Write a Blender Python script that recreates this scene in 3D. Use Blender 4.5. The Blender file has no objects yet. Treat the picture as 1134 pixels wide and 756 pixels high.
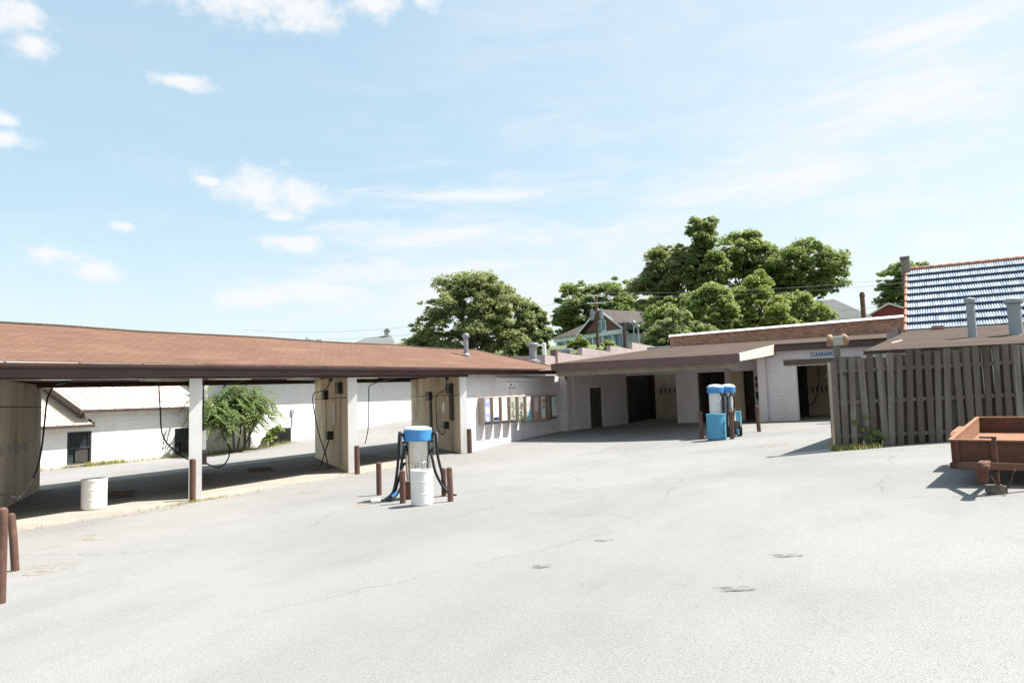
import bpy, math, random
import numpy as np
from mathutils import Matrix, Vector

R = math.radians
scene = bpy.context.scene
COL = scene.collection

# ---------------------------------------------------------------- camera
EYE = 2.35
HEAD, PITCH, ROLL = R(-28.881), R(4.54), R(1.8)
f0 = Vector((math.sin(HEAD), math.cos(HEAD), 0)); r0 = Vector((math.cos(HEAD), -math.sin(HEAD), 0)); u0 = Vector((0, 0, 1))
fwd = f0 * math.cos(PITCH) + u0 * math.sin(PITCH)
upv = u0 * math.cos(PITCH) - f0 * math.sin(PITCH)
rt = r0 * math.cos(ROLL) - upv * math.sin(ROLL)
up = upv * math.cos(ROLL) + r0 * math.sin(ROLL)
cam = bpy.data.cameras.new('camera'); cam.lens = 24; cam.sensor_width = 36
cam.clip_start = 0.05; cam.clip_end = 5000
camo = bpy.data.objects.new('camera', cam); COL.objects.link(camo)
m = Matrix.Identity(4)
for i in range(3):
    m[i][0] = rt[i]; m[i][1] = up[i]; m[i][2] = -fwd[i]
m[2][3] = EYE
camo.matrix_world = m
scene.camera = camo

# ---------------------------------------------------------------- sun, sky, exposure
SUN_AZ, SUN_EL = R(53), R(58)
sun = bpy.data.lights.new('sun', 'SUN'); sun.energy = 4.6; sun.angle = R(0.5); sun.color = (1, .955, .89)
suno = bpy.data.objects.new('sun', sun); COL.objects.link(suno)
sd = Vector((math.sin(SUN_AZ) * math.cos(SUN_EL), math.cos(SUN_AZ) * math.cos(SUN_EL), math.sin(SUN_EL)))
suno.rotation_euler = sd.to_track_quat('Z', 'Y').to_euler()
suno.location = (20, 20, 60)
scene.view_settings.view_transform = 'Standard'
scene.view_settings.look = 'None'
scene.view_settings.exposure = 1.3
scene.view_settings.gamma = 1

world = bpy.data.worlds.new('World'); scene.world = world; world.use_nodes = True
W = world.node_tree; W.nodes.clear()
def wn(t, **k):
    n = W.nodes.new(t)
    for a, b in k.items(): setattr(n, a, b)
    return n
def wl(a, b): W.links.new(a, b)
def wmath(op, a, b=None, c=None, clamp=False):
    n = wn('ShaderNodeMath', operation=op, use_clamp=clamp)
    for i, v in enumerate((a, b, c)):
        if v is None: continue
        if isinstance(v, (int, float)): n.inputs[i].default_value = v
        else: wl(v, n.inputs[i])
    return n.outputs[0]
wout = wn('ShaderNodeOutputWorld'); bg = wn('ShaderNodeBackground'); wl(bg.outputs[0], wout.inputs[0])
sky = wn('ShaderNodeTexSky', sky_type='NISHITA', sun_disc=False)
sky.sun_elevation = SUN_EL; sky.sun_rotation = SUN_AZ; sky.altitude = 100; sky.air_density = 1.0; sky.dust_density = 1.6; sky.ozone_density = 1.0
bg.inputs[1].default_value = 0.1
tc = wn('ShaderNodeTexCoord'); sep = wn('ShaderNodeSeparateXYZ'); wl(tc.outputs['Generated'], sep.inputs[0])
sx, sy, sz = sep.outputs
az = wmath('ARCTAN2', sx, sy)                       # from +Y towards +X
el = wmath('ARCSINE', sz)
cmb = wn('ShaderNodeCombineXYZ'); wl(az, cmb.inputs[0]); wl(el, cmb.inputs[1])
def wnoise(scale, detail, rough, sc=(1, 1, 1), rotz=0, dist=0.0, off=(0, 0, 0)):
    mp = wn('ShaderNodeMapping'); mp.inputs['Scale'].default_value = sc; mp.inputs['Rotation'].default_value = (0, 0, rotz)
    mp.inputs['Location'].default_value = off
    wl(cmb.outputs[0], mp.inputs[0])
    n = wn('ShaderNodeTexNoise'); n.inputs['Scale'].default_value = scale; n.inputs['Detail'].default_value = detail
    n.inputs['Roughness'].default_value = rough; n.inputs['Distortion'].default_value = dist
    wl(mp.outputs[0], n.inputs['Vector'])
    return n.outputs['Fac']
def ramp(v, a, b, lo=0.0, hi=1.0):
    n = wn('ShaderNodeMapRange', interpolation_type='SMOOTHSTEP')
    n.inputs[1].default_value = a; n.inputs[2].default_value = b; n.inputs[3].default_value = lo; n.inputs[4].default_value = hi
    wl(v, n.inputs[0]); return n.outputs[0]
edge = wnoise(26, 9, .62, (1, 1.5, 1))
edge2 = wnoise(7, 4, .55, (1, 1.8, 1))
# cumulus: azimuth, elevation, half width, half height (degrees)
CUM = [(-51.5, 30.4, 6.6, 2.3), (-46.3, 29.9, 3.3, 1.6), (-39.5, 30.7, 2.3, 1.3), (-35.6, 31.3, 1.7, .9), (-65.5, 25.8, 2.3, 1.4), (-64.5, 24.2, 1.5, 1.2),
       (-54.8, 23.7, 2.5, .6), (-66.2, 19.3, 1.3, .5), (-66.0, 18.1, 1.9, .7), (-48.8, 16.5, 4.6, 1.9), (-46.0, 16.0, 3.6, 1.2), (-47.4, 14.6, 2.3, .6),
       (-52.8, 17.0, 1.0, .45), (-46.4, 12.6, 3.6, .95), (-63.2, 10.8, 2.1, .8), (-60.5, 9.8, 2.7, .85), (-58.9, 13.2, 1.1, .4), (-49.1, 8.4, 3.8, 1.2)]
STREAK = [(-31, 16.6, 13, .9), (-34, 13.7, 12, 1.1), (-34, 10.6, 15, 1.5), (-22, 8.0, 16, 2.2), (-45, 9.0, 8, 1.4), (-6, 16, 13, 2.2), (2, 20, 12, 3.4), (4, 24, 8, 1.6), (-33, 8.5, 15, 2.6), (-37, 13.2, 8, 1.2)]
def blobs(lst):
    tot = None
    for a0, e0, ra, re in lst:
        u = wmath('DIVIDE', wmath('SUBTRACT', az, R(a0)), R(ra))
        v = wmath('DIVIDE', wmath('SUBTRACT', el, R(e0)), R(re))
        d = wmath('SUBTRACT', 1.0, wmath('SQRT', wmath('ADD', wmath('MULTIPLY', u, u), wmath('MULTIPLY', v, v))))
        tot = d if tot is None else wmath('MAXIMUM', tot, d)
    return wmath('MAXIMUM', tot, -1.5)
tot = blobs(CUM)
dens = wmath('ADD', tot, wmath('ADD', wmath('MULTIPLY', wmath('SUBTRACT', edge, .5), 2.6), wmath('MULTIPLY', wmath('SUBTRACT', edge2, .5), 1.4)))
cum = ramp(dens, -.3, .95, 0, .97)
# high thin cirrus, stronger low down and to the right
cir = wnoise(5.5, 8, .6, (1, 4.6, 1), R(-7), .6)
cir2 = wnoise(2.0, 3, .5, (1, 2.2, 1), R(4))
c1 = ramp(wmath('ADD', wmath('MULTIPLY', cir, .8), wmath('MULTIPLY', cir2, .5)), .54, .86)
strk = wnoise(9, 7, .6, (1, 5.5, 1), R(-5), .5)
streaks = wmath('MULTIPLY', ramp(wmath('ADD', blobs(STREAK), wmath('MULTIPLY', wmath('SUBTRACT', strk, .5), 2.4)), -.25, 1.1), .9)
lowmask = ramp(el, R(27), R(12), .30, 1.0)
rmask = ramp(az, R(-52), R(-26), .2, 1.0)
cirrus = wmath('MULTIPLY', wmath('MULTIPLY', c1, lowmask), rmask)
haze = wmath('MULTIPLY', ramp(el, R(18), R(0), 0, .55), ramp(az, R(-75), R(-40), .6, 1.0))
veil = ramp(az, R(-45), R(6), .0, .32)
cov = wmath('MAXIMUM', wmath('MAXIMUM', cum, streaks), wmath('MULTIPLY', cirrus, .8))
cov = wmath('SUBTRACT', 1.0, wmath('MULTIPLY', wmath('MULTIPLY', wmath('SUBTRACT', 1.0, cov), wmath('SUBTRACT', 1.0, haze)), wmath('SUBTRACT', 1.0, veil)), clamp=True)
tint = wn('ShaderNodeMix', data_type='RGBA', blend_type='MULTIPLY'); tint.inputs[0].default_value = 1
SKYT = (1.20, 1.19, .955, 1)
wl(sky.outputs[0], tint.inputs[6]); tint.inputs[7].default_value = SKYT
mix = wn('ShaderNodeMix', data_type='RGBA'); wl(cov, mix.inputs[0]); pale = wn('ShaderNodeMix', data_type='RGBA'); pale.inputs[0].default_value = .62; wl(tint.outputs[2], pale.inputs[6]); pale.inputs[7].default_value = (2.28, 3.08, 3.72, 1)
wl(pale.outputs[2], mix.inputs[6]); mix.inputs[7].default_value = (3.9, 3.98, 4.05, 1)
wl(mix.outputs[2], bg.inputs[0])

# ---------------------------------------------------------------- ground height
def ss(a, b, x):
    t = np.clip((np.asarray(x, float) - a) / (b - a), 0, 1); return t * t * (3 - 2 * t)
def G(X, Y):
    X = np.asarray(X, float); Y = np.asarray(Y, float)
    zl = .42 * ss(19, 36, Y) * ss(-24, -17, X)
    s = ss(-12.5, 4, X); zr = .95 - .25 * ss(18, 38, Y)
    z = zl * (1 - s) + zr * s
    z = z + ss(-24, -29, X) * ss(22, 42, Y) * (1 - ss(-36, -60, X))
    D = np.hypot(X, Y)
    hill = 7.0 * ss(51, 80, D) * ss(-80, -52, X - .35 * Y + 20) * ss(46, 54, Y)
    return z + hill
def g(x, y): return float(G(x, y))

# ---------------------------------------------------------------- materials
MATS = {}
class NT:
    def __init__(s, name):
        s.m = bpy.data.materials.new(name); s.m.use_nodes = True; s.t = s.m.node_tree
        s.b = s.t.nodes['Principled BSDF']; s.co = s.t.nodes.new('ShaderNodeTexCoord')
    def n(s, t, **k):
        n = s.t.nodes.new(t)
        for a, b in k.items(): setattr(n, a, b)
        return n
    def l(s, a, b): s.t.links.new(a, b)
    def vec(s, scale=(1, 1, 1), rot=(0, 0, 0), loc=(0, 0, 0), src='Object'):
        mp = s.n('ShaderNodeMapping'); mp.inputs['Scale'].default_value = scale; mp.inputs['Rotation'].default_value = rot; mp.inputs['Location'].default_value = loc
        s.l(s.co.outputs[src], mp.inputs[0]); return mp.outputs[0]
    def noise(s, scale, detail=4, rough=.55, vscale=(1, 1, 1), dist=0, loc=(0, 0, 0), rot=(0, 0, 0)):
        n = s.n('ShaderNodeTexNoise'); s.l(s.vec(vscale, rot, loc), n.inputs['Vector'])
        n.inputs['Scale'].default_value = scale; n.inputs['Detail'].default_value = detail; n.inputs['Roughness'].default_value = rough; n.inputs['Distortion'].default_value = dist
        return n.outputs['Fac']
    def mr(s, v, a, b, lo=0., hi=1.):
        n = s.n('ShaderNodeMapRange', interpolation_type='SMOOTHSTEP')
        for i, x in enumerate((a, b, lo, hi)): n.inputs[i + 1].default_value = x
        s.l(v, n.inputs[0]); return n.outputs[0]
    def mix(s, f, a, b, mode='MIX'):
        n = s.n('ShaderNodeMix', data_type='RGBA', blend_type=mode)
        if isinstance(f, (int, float)): n.inputs[0].default_value = f
        else: s.l(f, n.inputs[0])
        for i, c in ((6, a), (7, b)):
            if isinstance(c, tuple): n.inputs[i].default_value = c if len(c) == 4 else (*c, 1)
            else: s.l(c, n.inputs[i])
        return n.outputs[2]
    def math(s, op, a, b=0.):
        n = s.n('ShaderNodeMath', operation=op)
        for i, v in enumerate((a, b)):
            if isinstance(v, (int, float)): n.inputs[i].default_value = v
            else: s.l(v, n.inputs[i])
        return n.outputs[0]
    def bump(s, h, strength=.3, dist=.01):
        n = s.n('ShaderNodeBump'); n.inputs['Strength'].default_value = strength; n.inputs['Distance'].default_value = dist
        s.l(h, n.inputs['Height']); s.l(n.outputs[0], s.b.inputs['Normal'])
    def out(s, col, rough=.8, metal=0., spec=.4):
        if isinstance(col, tuple): s.b.inputs['Base Color'].default_value = (*col[:3], 1)
        else: s.l(col, s.b.inputs['Base Color'])
        if isinstance(rough, (int, float)): s.b.inputs['Roughness'].default_value = rough
        else: s.l(rough, s.b.inputs['Roughness'])
        s.b.inputs['Metallic'].default_value = metal
        s.b.inputs['Specular IOR Level'].default_value = spec
        return s.m
def sc(c, k): return tuple(min(1, x * k) for x in c[:3])
def worn(name, c, rough=.8, var=.25, scale=3., metal=0., spec=.4, dirt=None, dirtamt=.5, bump=.15, streak=False, island=0.):
    t = NT(name)
    a = t.noise(scale, 6, .6); b = t.noise(scale * 9, 3, .6)
    col = t.mix(t.mr(a, .3, .7), sc(c, 1 - var), sc(c, 1 + var * .6))
    col = t.mix(t.mr(b, .35, .75, 0, .5), col, sc(c, 1 - var * .8))
    if dirt:
        d = t.noise(scale * .8, 7, .65, (1, 1, .15) if streak else (1, 1, 1), loc=(3, 7, 1))
        col = t.mix(t.mr(d, .5, .72, 0, dirtamt), col, dirt)
    if island:
        gi = t.n('ShaderNodeNewGeometry')
        k = t.mr(gi.outputs['Random Per Island'], 0, 1, 1 - island, 1 + island)
        cc = t.n('ShaderNodeCombineXYZ')
        for i in range(3): t.l(k, cc.inputs[i])
        col = t.mix(1., col, cc.outputs[0], 'MULTIPLY')
    if bump: t.bump(b, bump, .006)
    return t.out(col, t.mr(a, .3, .7, max(.05, rough - .08), min(1, rough + .08)), metal, spec)
def block(name, c, uv, bw=.4, bh=.2, var=.12, dirt=(.25, .2, .15), dirtamt=.35, mort=.82, bump=.5, ms=.012, c2=None, floor_dirt=True, rough=.85):
    """masonry; uv = two rows giving (u, v) from object x, y, z"""
    t = NT(name)
    sp = t.n('ShaderNodeSeparateXYZ'); t.l(t.co.outputs['Object'], sp.inputs[0])
    def lin(co):
        r = None
        for o, k in zip(sp.outputs, co):
            if k == 0: continue
            x = t.math('MULTIPLY', o, float(k)); r = x if r is None else t.math('ADD', r, x)
        return r
    cb = t.n('ShaderNodeCombineXYZ'); t.l(lin(uv[0]), cb.inputs[0]); t.l(lin(uv[1]), cb.inputs[1])
    br = t.n('ShaderNodeTexBrick'); t.l(cb.outputs[0], br.inputs['Vector'])
    br.inputs['Scale'].default_value = 1; br.inputs['Brick Width'].default_value = bw; br.inputs['Row Height'].default_value = bh
    br.inputs['Mortar Size'].default_value = ms; br.inputs['Mortar Smooth'].default_value = .3
    br.inputs['Color1'].default_value = (*sc(c, 1 - var), 1); br.inputs['Color2'].default_value = (*sc(c2 or c, 1 + var), 1); br.inputs['Mortar'].default_value = (*sc(c, mort), 1)
    d = t.noise(1.1, 7, .65, (1, 1, .35)); e = t.noise(14, 3, .6)
    col = t.mix(t.mr(d, .45, .75, 0, dirtamt), br.outputs['Color'], dirt)
    col = t.mix(t.mr(e, .4, .75, 0, .12), col, sc(c, .5))
    h = t.math('ADD', t.math('MULTIPLY', br.outputs['Fac'], -1.), t.math('MULTIPLY', e, .3))
    t.bump(h, bump, .008)
    return t.out(col, rough, 0, .3)

XZ = ((1, 0, 0), (0, 0, 1)); YZ = ((0, 1, 0), (0, 0, 1)); AZ = ((-.8, .6, 0), (0, 0, 1))
M = {}
def asphalt():
    t = NT('asphalt')
    a = t.noise(.16, 5, .55, (1, 1, 1), .4); b = t.noise(1.3, 6, .65, (1, .45, 1), rot=(0, 0, R(25))); c = t.noise(95, 2, .7); d = t.noise(28, 4, .7)
    lanes = t.noise(.9, 4, .5, (1, .10, 1), .2, rot=(0, 0, R(18)))
    vo = t.n('ShaderNodeTexVoronoi', feature='F1'); t.l(t.vec(), vo.inputs['Vector']); vo.inputs['Scale'].default_value = 55
    col = t.mix(t.mr(a, .35, .65), (.224, .223, .216), (.274, .272, .262))
    col = t.mix(t.mr(b, .45, .75, 0, .32), col, (.165, .167, .165))
    col = t.mix(t.mr(lanes, .5, .72, 0, .38), col, (.265, .263, .255))
    col = t.mix(t.mr(c, .40, .68, 0, .6), col, (.12, .112, .11))
    col = t.mix(t.mr(vo.outputs['Distance'], .0, .16, .5, 0), col, (.36, .355, .335))
    # pale loose grit
    v2 = t.n('ShaderNodeTexVoronoi', feature='F1'); t.l(t.vec(loc=(4, 2, 0)), v2.inputs['Vector']); v2.inputs['Scale'].default_value = 7; v2.inputs['Randomness'].default_value = 1
    col = t.mix(t.mr(v2.outputs['Distance'], .03, .06, .5, 0), col, (.42, .41, .38))
    # cracks and paving seams
    v3 = t.n('ShaderNodeTexVoronoi', feature='DISTANCE_TO_EDGE'); nz = t.n('ShaderNodeTexNoise'); t.l(t.vec(), nz.inputs['Vector']); nz.inputs['Scale'].default_value = 1.6; nz.inputs['Detail'].default_value = 6; nz.inputs['Roughness'].default_value = .65
    nv = t.n('ShaderNodeVectorMath', operation='MULTIPLY_ADD'); t.l(nz.outputs['Color'], nv.inputs[0]); nv.inputs[1].default_value = (.16, .16, 0); t.l(t.vec((.22, .16, .2)), nv.inputs[2])
    t.l(nv.outputs[0], v3.inputs['Vector']); v3.inputs['Scale'].default_value = 1.0
    cr = t.math('MULTIPLY', t.mr(v3.outputs['Distance'], .0, .006, .6, 0), t.mr(t.noise(.35, 2, .5, loc=(9, 1, 0)), .42, .56))
    col = t.mix(cr, col, (.13, .13, .125))
    st = t.mr(t.noise(.55, 3, .6, loc=(5, 9, 0)), .66, .74, 0, .35)
    col = t.mix(st, col, (.18, .178, .17))
    h = t.math('ADD', t.math('MULTIPLY', vo.outputs['Distance'], .6), t.math('MULTIPLY', d, .8))
    t.bump(h, .45, .006)
    return t.out(col, .9, 0, .25)
M['asphalt'] = asphalt()
def padmat():
    t = NT('wash_pad_concrete')
    sp = t.n('ShaderNodeSeparateXYZ'); t.l(t.co.outputs['Object'], sp.inputs[0])
    a = t.noise(1.2, 6, .6); b = t.noise(12, 4, .6); e = t.noise(.8, 5, .6, loc=(3, 2, 0))
    col = t.mix(t.mr(a, .3, .7), (.275, .25, .215), (.335, .31, .27))
    edge = t.math('ADD', sp.outputs[0], t.math('MULTIPLY', t.math('SUBTRACT', e, .5), 1.6))
    bay_band = t.math('MULTIPLY', t.mr(edge, -17.6, -16.3, 1, 0), t.mr(edge, -22.6, -21.6, 0, 1))
    col = t.mix(t.math('MULTIPLY', bay_band, .85), col, (.085, .078, .07))  # concrete darker across the middle band of the pad
    col = t.mix(t.mr(b, .45, .75, 0, .4), col, (.13, .115, .095))
    t.bump(b, .3, .006)
    return t.out(col, .85, 0, .3)
M['concrete'] = worn('concrete', (.30, .265, .215), .85, .18, 1.2, dirt=(.13, .115, .095), dirtamt=.55, bump=.3)
M['pad'] = padmat()
M['earth'] = worn('earth', (.10, .13, .05), .95, .4, .4, bump=.5)
M['block_white'] = block('painted_block_white', (.74, .73, .71), YZ, .4, .2, .02, (.42, .38, .34), .2, .95, .25, .006)
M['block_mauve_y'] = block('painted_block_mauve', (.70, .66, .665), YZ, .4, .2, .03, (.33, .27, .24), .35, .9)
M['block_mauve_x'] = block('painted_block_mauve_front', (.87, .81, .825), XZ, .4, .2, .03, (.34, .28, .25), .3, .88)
M['divider'] = block('stained_bay_panel', (.76, .635, .47), AZ, 1.2, 2.6, .05, (.30, .18, .09), .85, .6, .3, .01)
M['divider_grey'] = block('grey_bay_panel', (.52, .46, .36), AZ, 1.2, 2.45, .05, (.12, .10, .08), .75, .6, .3, .01)
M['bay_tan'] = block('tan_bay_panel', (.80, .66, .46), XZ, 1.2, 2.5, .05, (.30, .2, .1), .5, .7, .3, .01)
M['bay_dark'] = worn('shade_dark_panel', (.09, .075, .06), .8, .4, 1., bump=.1)  # near-black stands in for gloom on bay walls; door and seams share it
M['white_block_x'] = block('old_white_block', (.78, .77, .74), YZ, .4, .2, .03, (.55, .52, .47), .25, .93)
M['brick'] = block('red_brick', (.38, .20, .13), XZ, .24, .12, .2, (.20, .12, .08), .4, .65, .4, .014, (.44, .25, .165))
M['pink'] = worn('pink_stucco', (.37, .305, .30), .85, .12, 1.5, dirt=(.35, .24, .22), dirtamt=.3)
M['coping'] = worn('white_coping', (.85, .84, .82), .6, .08, 2, dirt=(.4, .36, .32), dirtamt=.3)
M['tan_board'] = worn('tan_painted_board', (.66, .585, .50), .7, .1, 2, dirt=(.4, .32, .25), dirtamt=.3)
M['fascia'] = worn('dark_brown_metal', (.060, .027, .022), .35, .25, 2, spec=.5, bump=.03)
M['fascia_maroon'] = worn('maroon_metal', (.125, .068, .066), .5, .2, 2, spec=.45, bump=.03)
M['beam_tan'] = worn('tan_brown_beam', (.26, .21, .165), .7, .2, 2)
M['lintel'] = worn('brown_lintel', (.15, .11, .085), .7, .2, 2)
M['wood_trim'] = worn('dark_wood', (.07, .05, .04), .8, .3, 3)
M['soffit'] = worn('brown_soffit', (.13, .09, .065), .8, .25, 1.5)
M['diffuser'] = worn('white_diffuser', (.85, .85, .82), .5, .04, 3, bump=0)
def shingle(name, c, dark, light, axis=0, courses=.14):
    t = NT(name)
    sp = t.n('ShaderNodeSeparateXYZ'); t.l(t.co.outputs['Object'], sp.inputs[0])
    cb = t.n('ShaderNodeCombineXYZ'); t.l(sp.outputs[1 - axis], cb.inputs[0]); t.l(sp.outputs[axis], cb.inputs[1])
    br = t.n('ShaderNodeTexBrick'); t.l(cb.outputs[0], br.inputs['Vector'])
    br.inputs['Scale'].default_value = 1; br.inputs['Brick Width'].default_value = .3; br.inputs['Row Height'].default_value = courses; br.inputs['Mortar Size'].default_value = .008
    br.inputs['Mortar Size'].default_value = .012; br.inputs['Color1'].default_value = (*sc(c, .88), 1); br.inputs['Color2'].default_value = (*sc(c, 1.12), 1); br.inputs['Mortar'].default_value = (*sc(c, .58), 1)
    a = t.noise(.6, 6, .65, (1, 1, 1)); b = t.noise(40, 2, .7); e = t.noise(1.2, 5, .6, (.25, 1.4, 1) if axis == 1 else (1.4, .25, 1), loc=(2, 5, 0))
    col = t.mix(t.mr(a, .4, .68, 0, .55), br.outputs['Color'], dark)
    col = t.mix(t.mr(e, .5, .7, 0, .55), col, light)
    col = t.mix(t.mr(b, .4, .75, 0, .45), col, sc(dark, .8))
    t.bump(t.math('ADD', t.math('MULTIPLY', br.outputs['Fac'], -1.), b), .5, .006)
    return t.out(col, .92, 0, .2)
M['shingle_red'] = shingle('red_brown_shingles', (.165, .092, .062), (.115, .064, .045), (.215, .135, .092), 0)
M['shingle_brown'] = shingle('brown_shingles', (.080, .056, .043), (.05, .036, .028), (.115, .085, .066), 1)
M['shingle_maroon'] = shingle('maroon_shingles', (.082, .055, .043), (.05, .034, .027), (.115, .082, .065), 1)
M['shingle_grey'] = shingle('grey_shingles', (.098, .084, .08), (.06, .05, .05), (.14, .12, .11), 1)
M['shingle_pale'] = shingle('pale_grey_shingles', (.19, .20, .197), (.15, .155, .155), (.23, .235, .23), 1)
M['metal_roof'] = worn('cream_metal_roof', (.66, .58, .48), .5, .08, 1.2, spec=.4, dirt=(.45, .34, .25), dirtamt=.35, bump=.03)
M['galv'] = worn('galvanised_steel', (.30, .31, .335), .42, .18, 6, metal=.5, bump=.04)
M['grey_paint'] = worn('grey_paint', (.29, .33, .345), .5, .1, 4, bump=.04)
M['steel'] = worn('stainless_steel', (.60, .585, .57), .24, .1, 2, metal=1., dirt=(.40, .35, .29), dirtamt=.2, streak=True, bump=.02)
M['cyl_white'] = worn('white_cylinder_paint', (.70, .69, .66), .4, .08, 3, dirt=(.4, .36, .3), dirtamt=.3, streak=True)
M['blue_lid'] = worn('blue_plastic_lid', (.05, .24, .54), .35, .12, 4, spec=.5, bump=.02)
M['lid_top'] = worn('glare_lid_top', (.42, .54, .66), .35, .08, 4, spec=.5, bump=.02)  # pale top face paints in the sun glare on the lids
M['blue_drum'] = worn('faded_blue_drum', (.075, .30, .48), .5, .18, 4, dirt=(.2, .36, .45), dirtamt=.4, bump=.05)
M['white_drum'] = worn('white_plastic_drum', (.74, .73, .70), .5, .07, 4, dirt=(.5, .46, .4), dirtamt=.35, streak=True, bump=.04)
M['rubber'] = worn('black_rubber', (.014, .014, .016), .5, .3, 6, spec=.4, bump=.05)
M['black_box'] = worn('black_plastic', (.015, .015, .015), .5, .3, 4)
M['rust_pipe'] = worn('brown_bollard_paint', (.115, .058, .042), .6, .3, 8, dirt=(.20, .12, .08), dirtamt=.6)
M['rust'] = worn('rust', (.115, .05, .03), .85, .35, 5, dirt=(.12, .05, .03), dirtamt=.6, bump=.3)  # trailer rust, darkened for the faces turned from the sun
M['rust_sunlit'] = worn('sunlit_rust', (.27, .13, .075), .85, .25, 5, dirt=(.20, .08, .04), dirtamt=.5, bump=.3)  # same rust brightened to paint sunlight on side board, floor, rim and fenders
M['rust_dark'] = worn('dark_rust', (.10, .05, .03), .85, .35, 6, bump=.3)
M['iron'] = worn('dark_cast_iron', (.055, .05, .045), .7, .3, 9)
def fencewood():
    t = NT('weathered_fence_wood')
    gi = t.n('ShaderNodeNewGeometry'); rnd = gi.outputs['Random Per Island']
    a = t.noise(5, 6, .65, (1, 1, .09)); k = t.noise(9, 2, .5, (1, 1, .5)); bl = t.noise(1.4, 4, .6, (1, 1, .4))
    col = t.mix(rnd, (.062, .049, .038), (.205, .182, .155))
    col = t.mix(t.mr(a, .4, .65, 0, .75), col, (.10, .082, .066))
    col = t.mix(t.mr(bl, .5, .72, 0, .5), col, (.24, .235, .22))
    col = t.mix(t.mr(k, .68, .76, 0, .8), col, (.05, .038, .03))
    t.bump(a, .5, .006)
    return t.out(col, .9, 0, .2)
M['fence'] = fencewood()
M['post_wood'] = worn('grey_post_wood', (.16, .145, .12), .9, .35, 6, bump=.3)
M['pole_wood'] = worn('pole_wood', (.13, .085, .06), .9, .3, 4)
M['lamp_rust'] = worn('rusty_lamp_housing', (.30, .19, .12), .75, .35, 10, dirt=(.12, .07, .05), dirtamt=.6)
M['lamp_glass'] = worn('dull_lamp_glass', (.33, .34, .29), .4, .3, 12)
def tiles():
    t = NT('glazed_blue_tile')
    gi = t.n('ShaderNodeNewGeometry'); a = t.noise(2.2, 4, .6)
    col = t.mix(gi.outputs['Random Per Island'], (.17, .22, .29), (.37, .42, .47))
    col = t.mix(t.mr(a, .45, .7, 0, .4), col, (.40, .44, .50))
    return t.out(col, .38, 0, .5)
M['tile'] = tiles()
M['tile_edge'] = worn('shaded_tile_edge', (.065, .10, .16), .5, .2, 3)  # darker than the tiles, painting shade on the risers between courses
M['tile_under'] = worn('dark_blue_batten', (.02, .04, .10), .6, .2, 3)
M['terracotta'] = worn('terracotta', (.36, .17, .125), .7, .2, 6)
M['stone'] = worn('chimney_stone', (.22, .19, .17), .9, .35, 6, bump=.4)
M['glass'] = worn('dark_window_glass', (.03, .045, .055), .08, .2, 2, spec=.7, bump=0)
M['blue_glass'] = worn('sky_window_glass', (.08, .14, .24), .08, .2, 2, spec=.7, bump=0)
M['green_trim'] = worn('pale_green_trim', (.70, .76, .74), .6, .06, 2)
M['red_siding'] = worn('red_siding', (.26, .05, .045), .7, .15, 2)
M['shingle_wall'] = worn('red_brown_gable', (.20, .095, .07), .8, .2, 3)
M['white_trim'] = worn('white_trim', (.75, .75, .73), .6, .06, 2)
M['pale_steeple'] = worn('pale_spire', (.50, .52, .53), .8, .1, 1)
M['yellow_paint'] = None
def fadepaint(name, c, lo, hi, scale=3.):
    t = NT(name)
    a = t.noise(scale, 7, .7); e = t.n('ShaderNodeTexCoord')
    gr = t.n('ShaderNodeTexGradient', gradient_type='SPHERICAL'); mp = t.n('ShaderNodeMapping'); t.l(t.co.outputs['Generated'], mp.inputs[0])
    mp.inputs['Location'].default_value = (-1, -1, 0); mp.inputs['Scale'].default_value = (2, 2, 0); t.l(mp.outputs[0], gr.inputs[0])
    f = t.math('MULTIPLY', t.mr(a, lo, hi), t.mr(gr.outputs['Fac'], .0, .45))
    t.out(c, .85, 0, .2)
    tr = t.n('ShaderNodeBsdfTransparent'); mx = t.n('ShaderNodeMixShader'); t.l(f, mx.inputs[0]); t.l(tr.outputs[0], mx.inputs[1]); t.l(t.b.outputs[0], mx.inputs[2])
    t.l(mx.outputs[0], t.t.nodes['Material Output'].inputs[0])
    return t.m
M['yellow_paint'] = fadepaint('faded_yellow_paint', (.34, .26, .14), .48, .75)
M['tar'] = fadepaint('dark_patch', (.14, .14, .135), .42, .66, 6)
M['grit'] = fadepaint('dry_debris', (.32, .27, .19), .5, .65, 9)
def leafmat(name, c1, c2, tr=.5):
    t = NT(name)
    gi = t.n('ShaderNodeNewGeometry'); a = t.noise(.45, 3, .6)
    col = t.mix(gi.outputs['Random Per Island'], c1, c2)
    col = t.mix(t.mr(a, .35, .7, 0, .6), col, sc(c2, 1.15))
    t.out(col, .6, 0, .3)
    tl = t.n('ShaderNodeBsdfTranslucent'); t.l(t.mix(.55, col, (.36, .41, .13)), tl.inputs[0])
    mx = t.n('ShaderNodeMixShader'); mx.inputs[0].default_value = tr; t.l(t.b.outputs[0], mx.inputs[1]); t.l(tl.outputs[0], mx.inputs[2])
    t.l(mx.outputs[0], t.t.nodes['Material Output'].inputs[0])
    return t.m
M['leaf_olive'] = leafmat('olive_leaves', (0.133, 0.165, 0.066), (0.274, 0.306, 0.141))
M['leaf_dark'] = leafmat('dark_leaves', (0.088, 0.147, 0.051), (0.225, 0.293, 0.097))
M['leaf_mid'] = leafmat('green_leaves', (0.122, 0.193, 0.056), (0.289, 0.367, 0.114))
M['leaf_yellow'] = leafmat('yellow_green_leaves', (0.150, 0.210, 0.048), (0.330, 0.390, 0.106))
M['leaf_pale'] = leafmat('pale_leaves', (0.132, 0.185, 0.072), (0.265, 0.317, 0.146))
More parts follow.
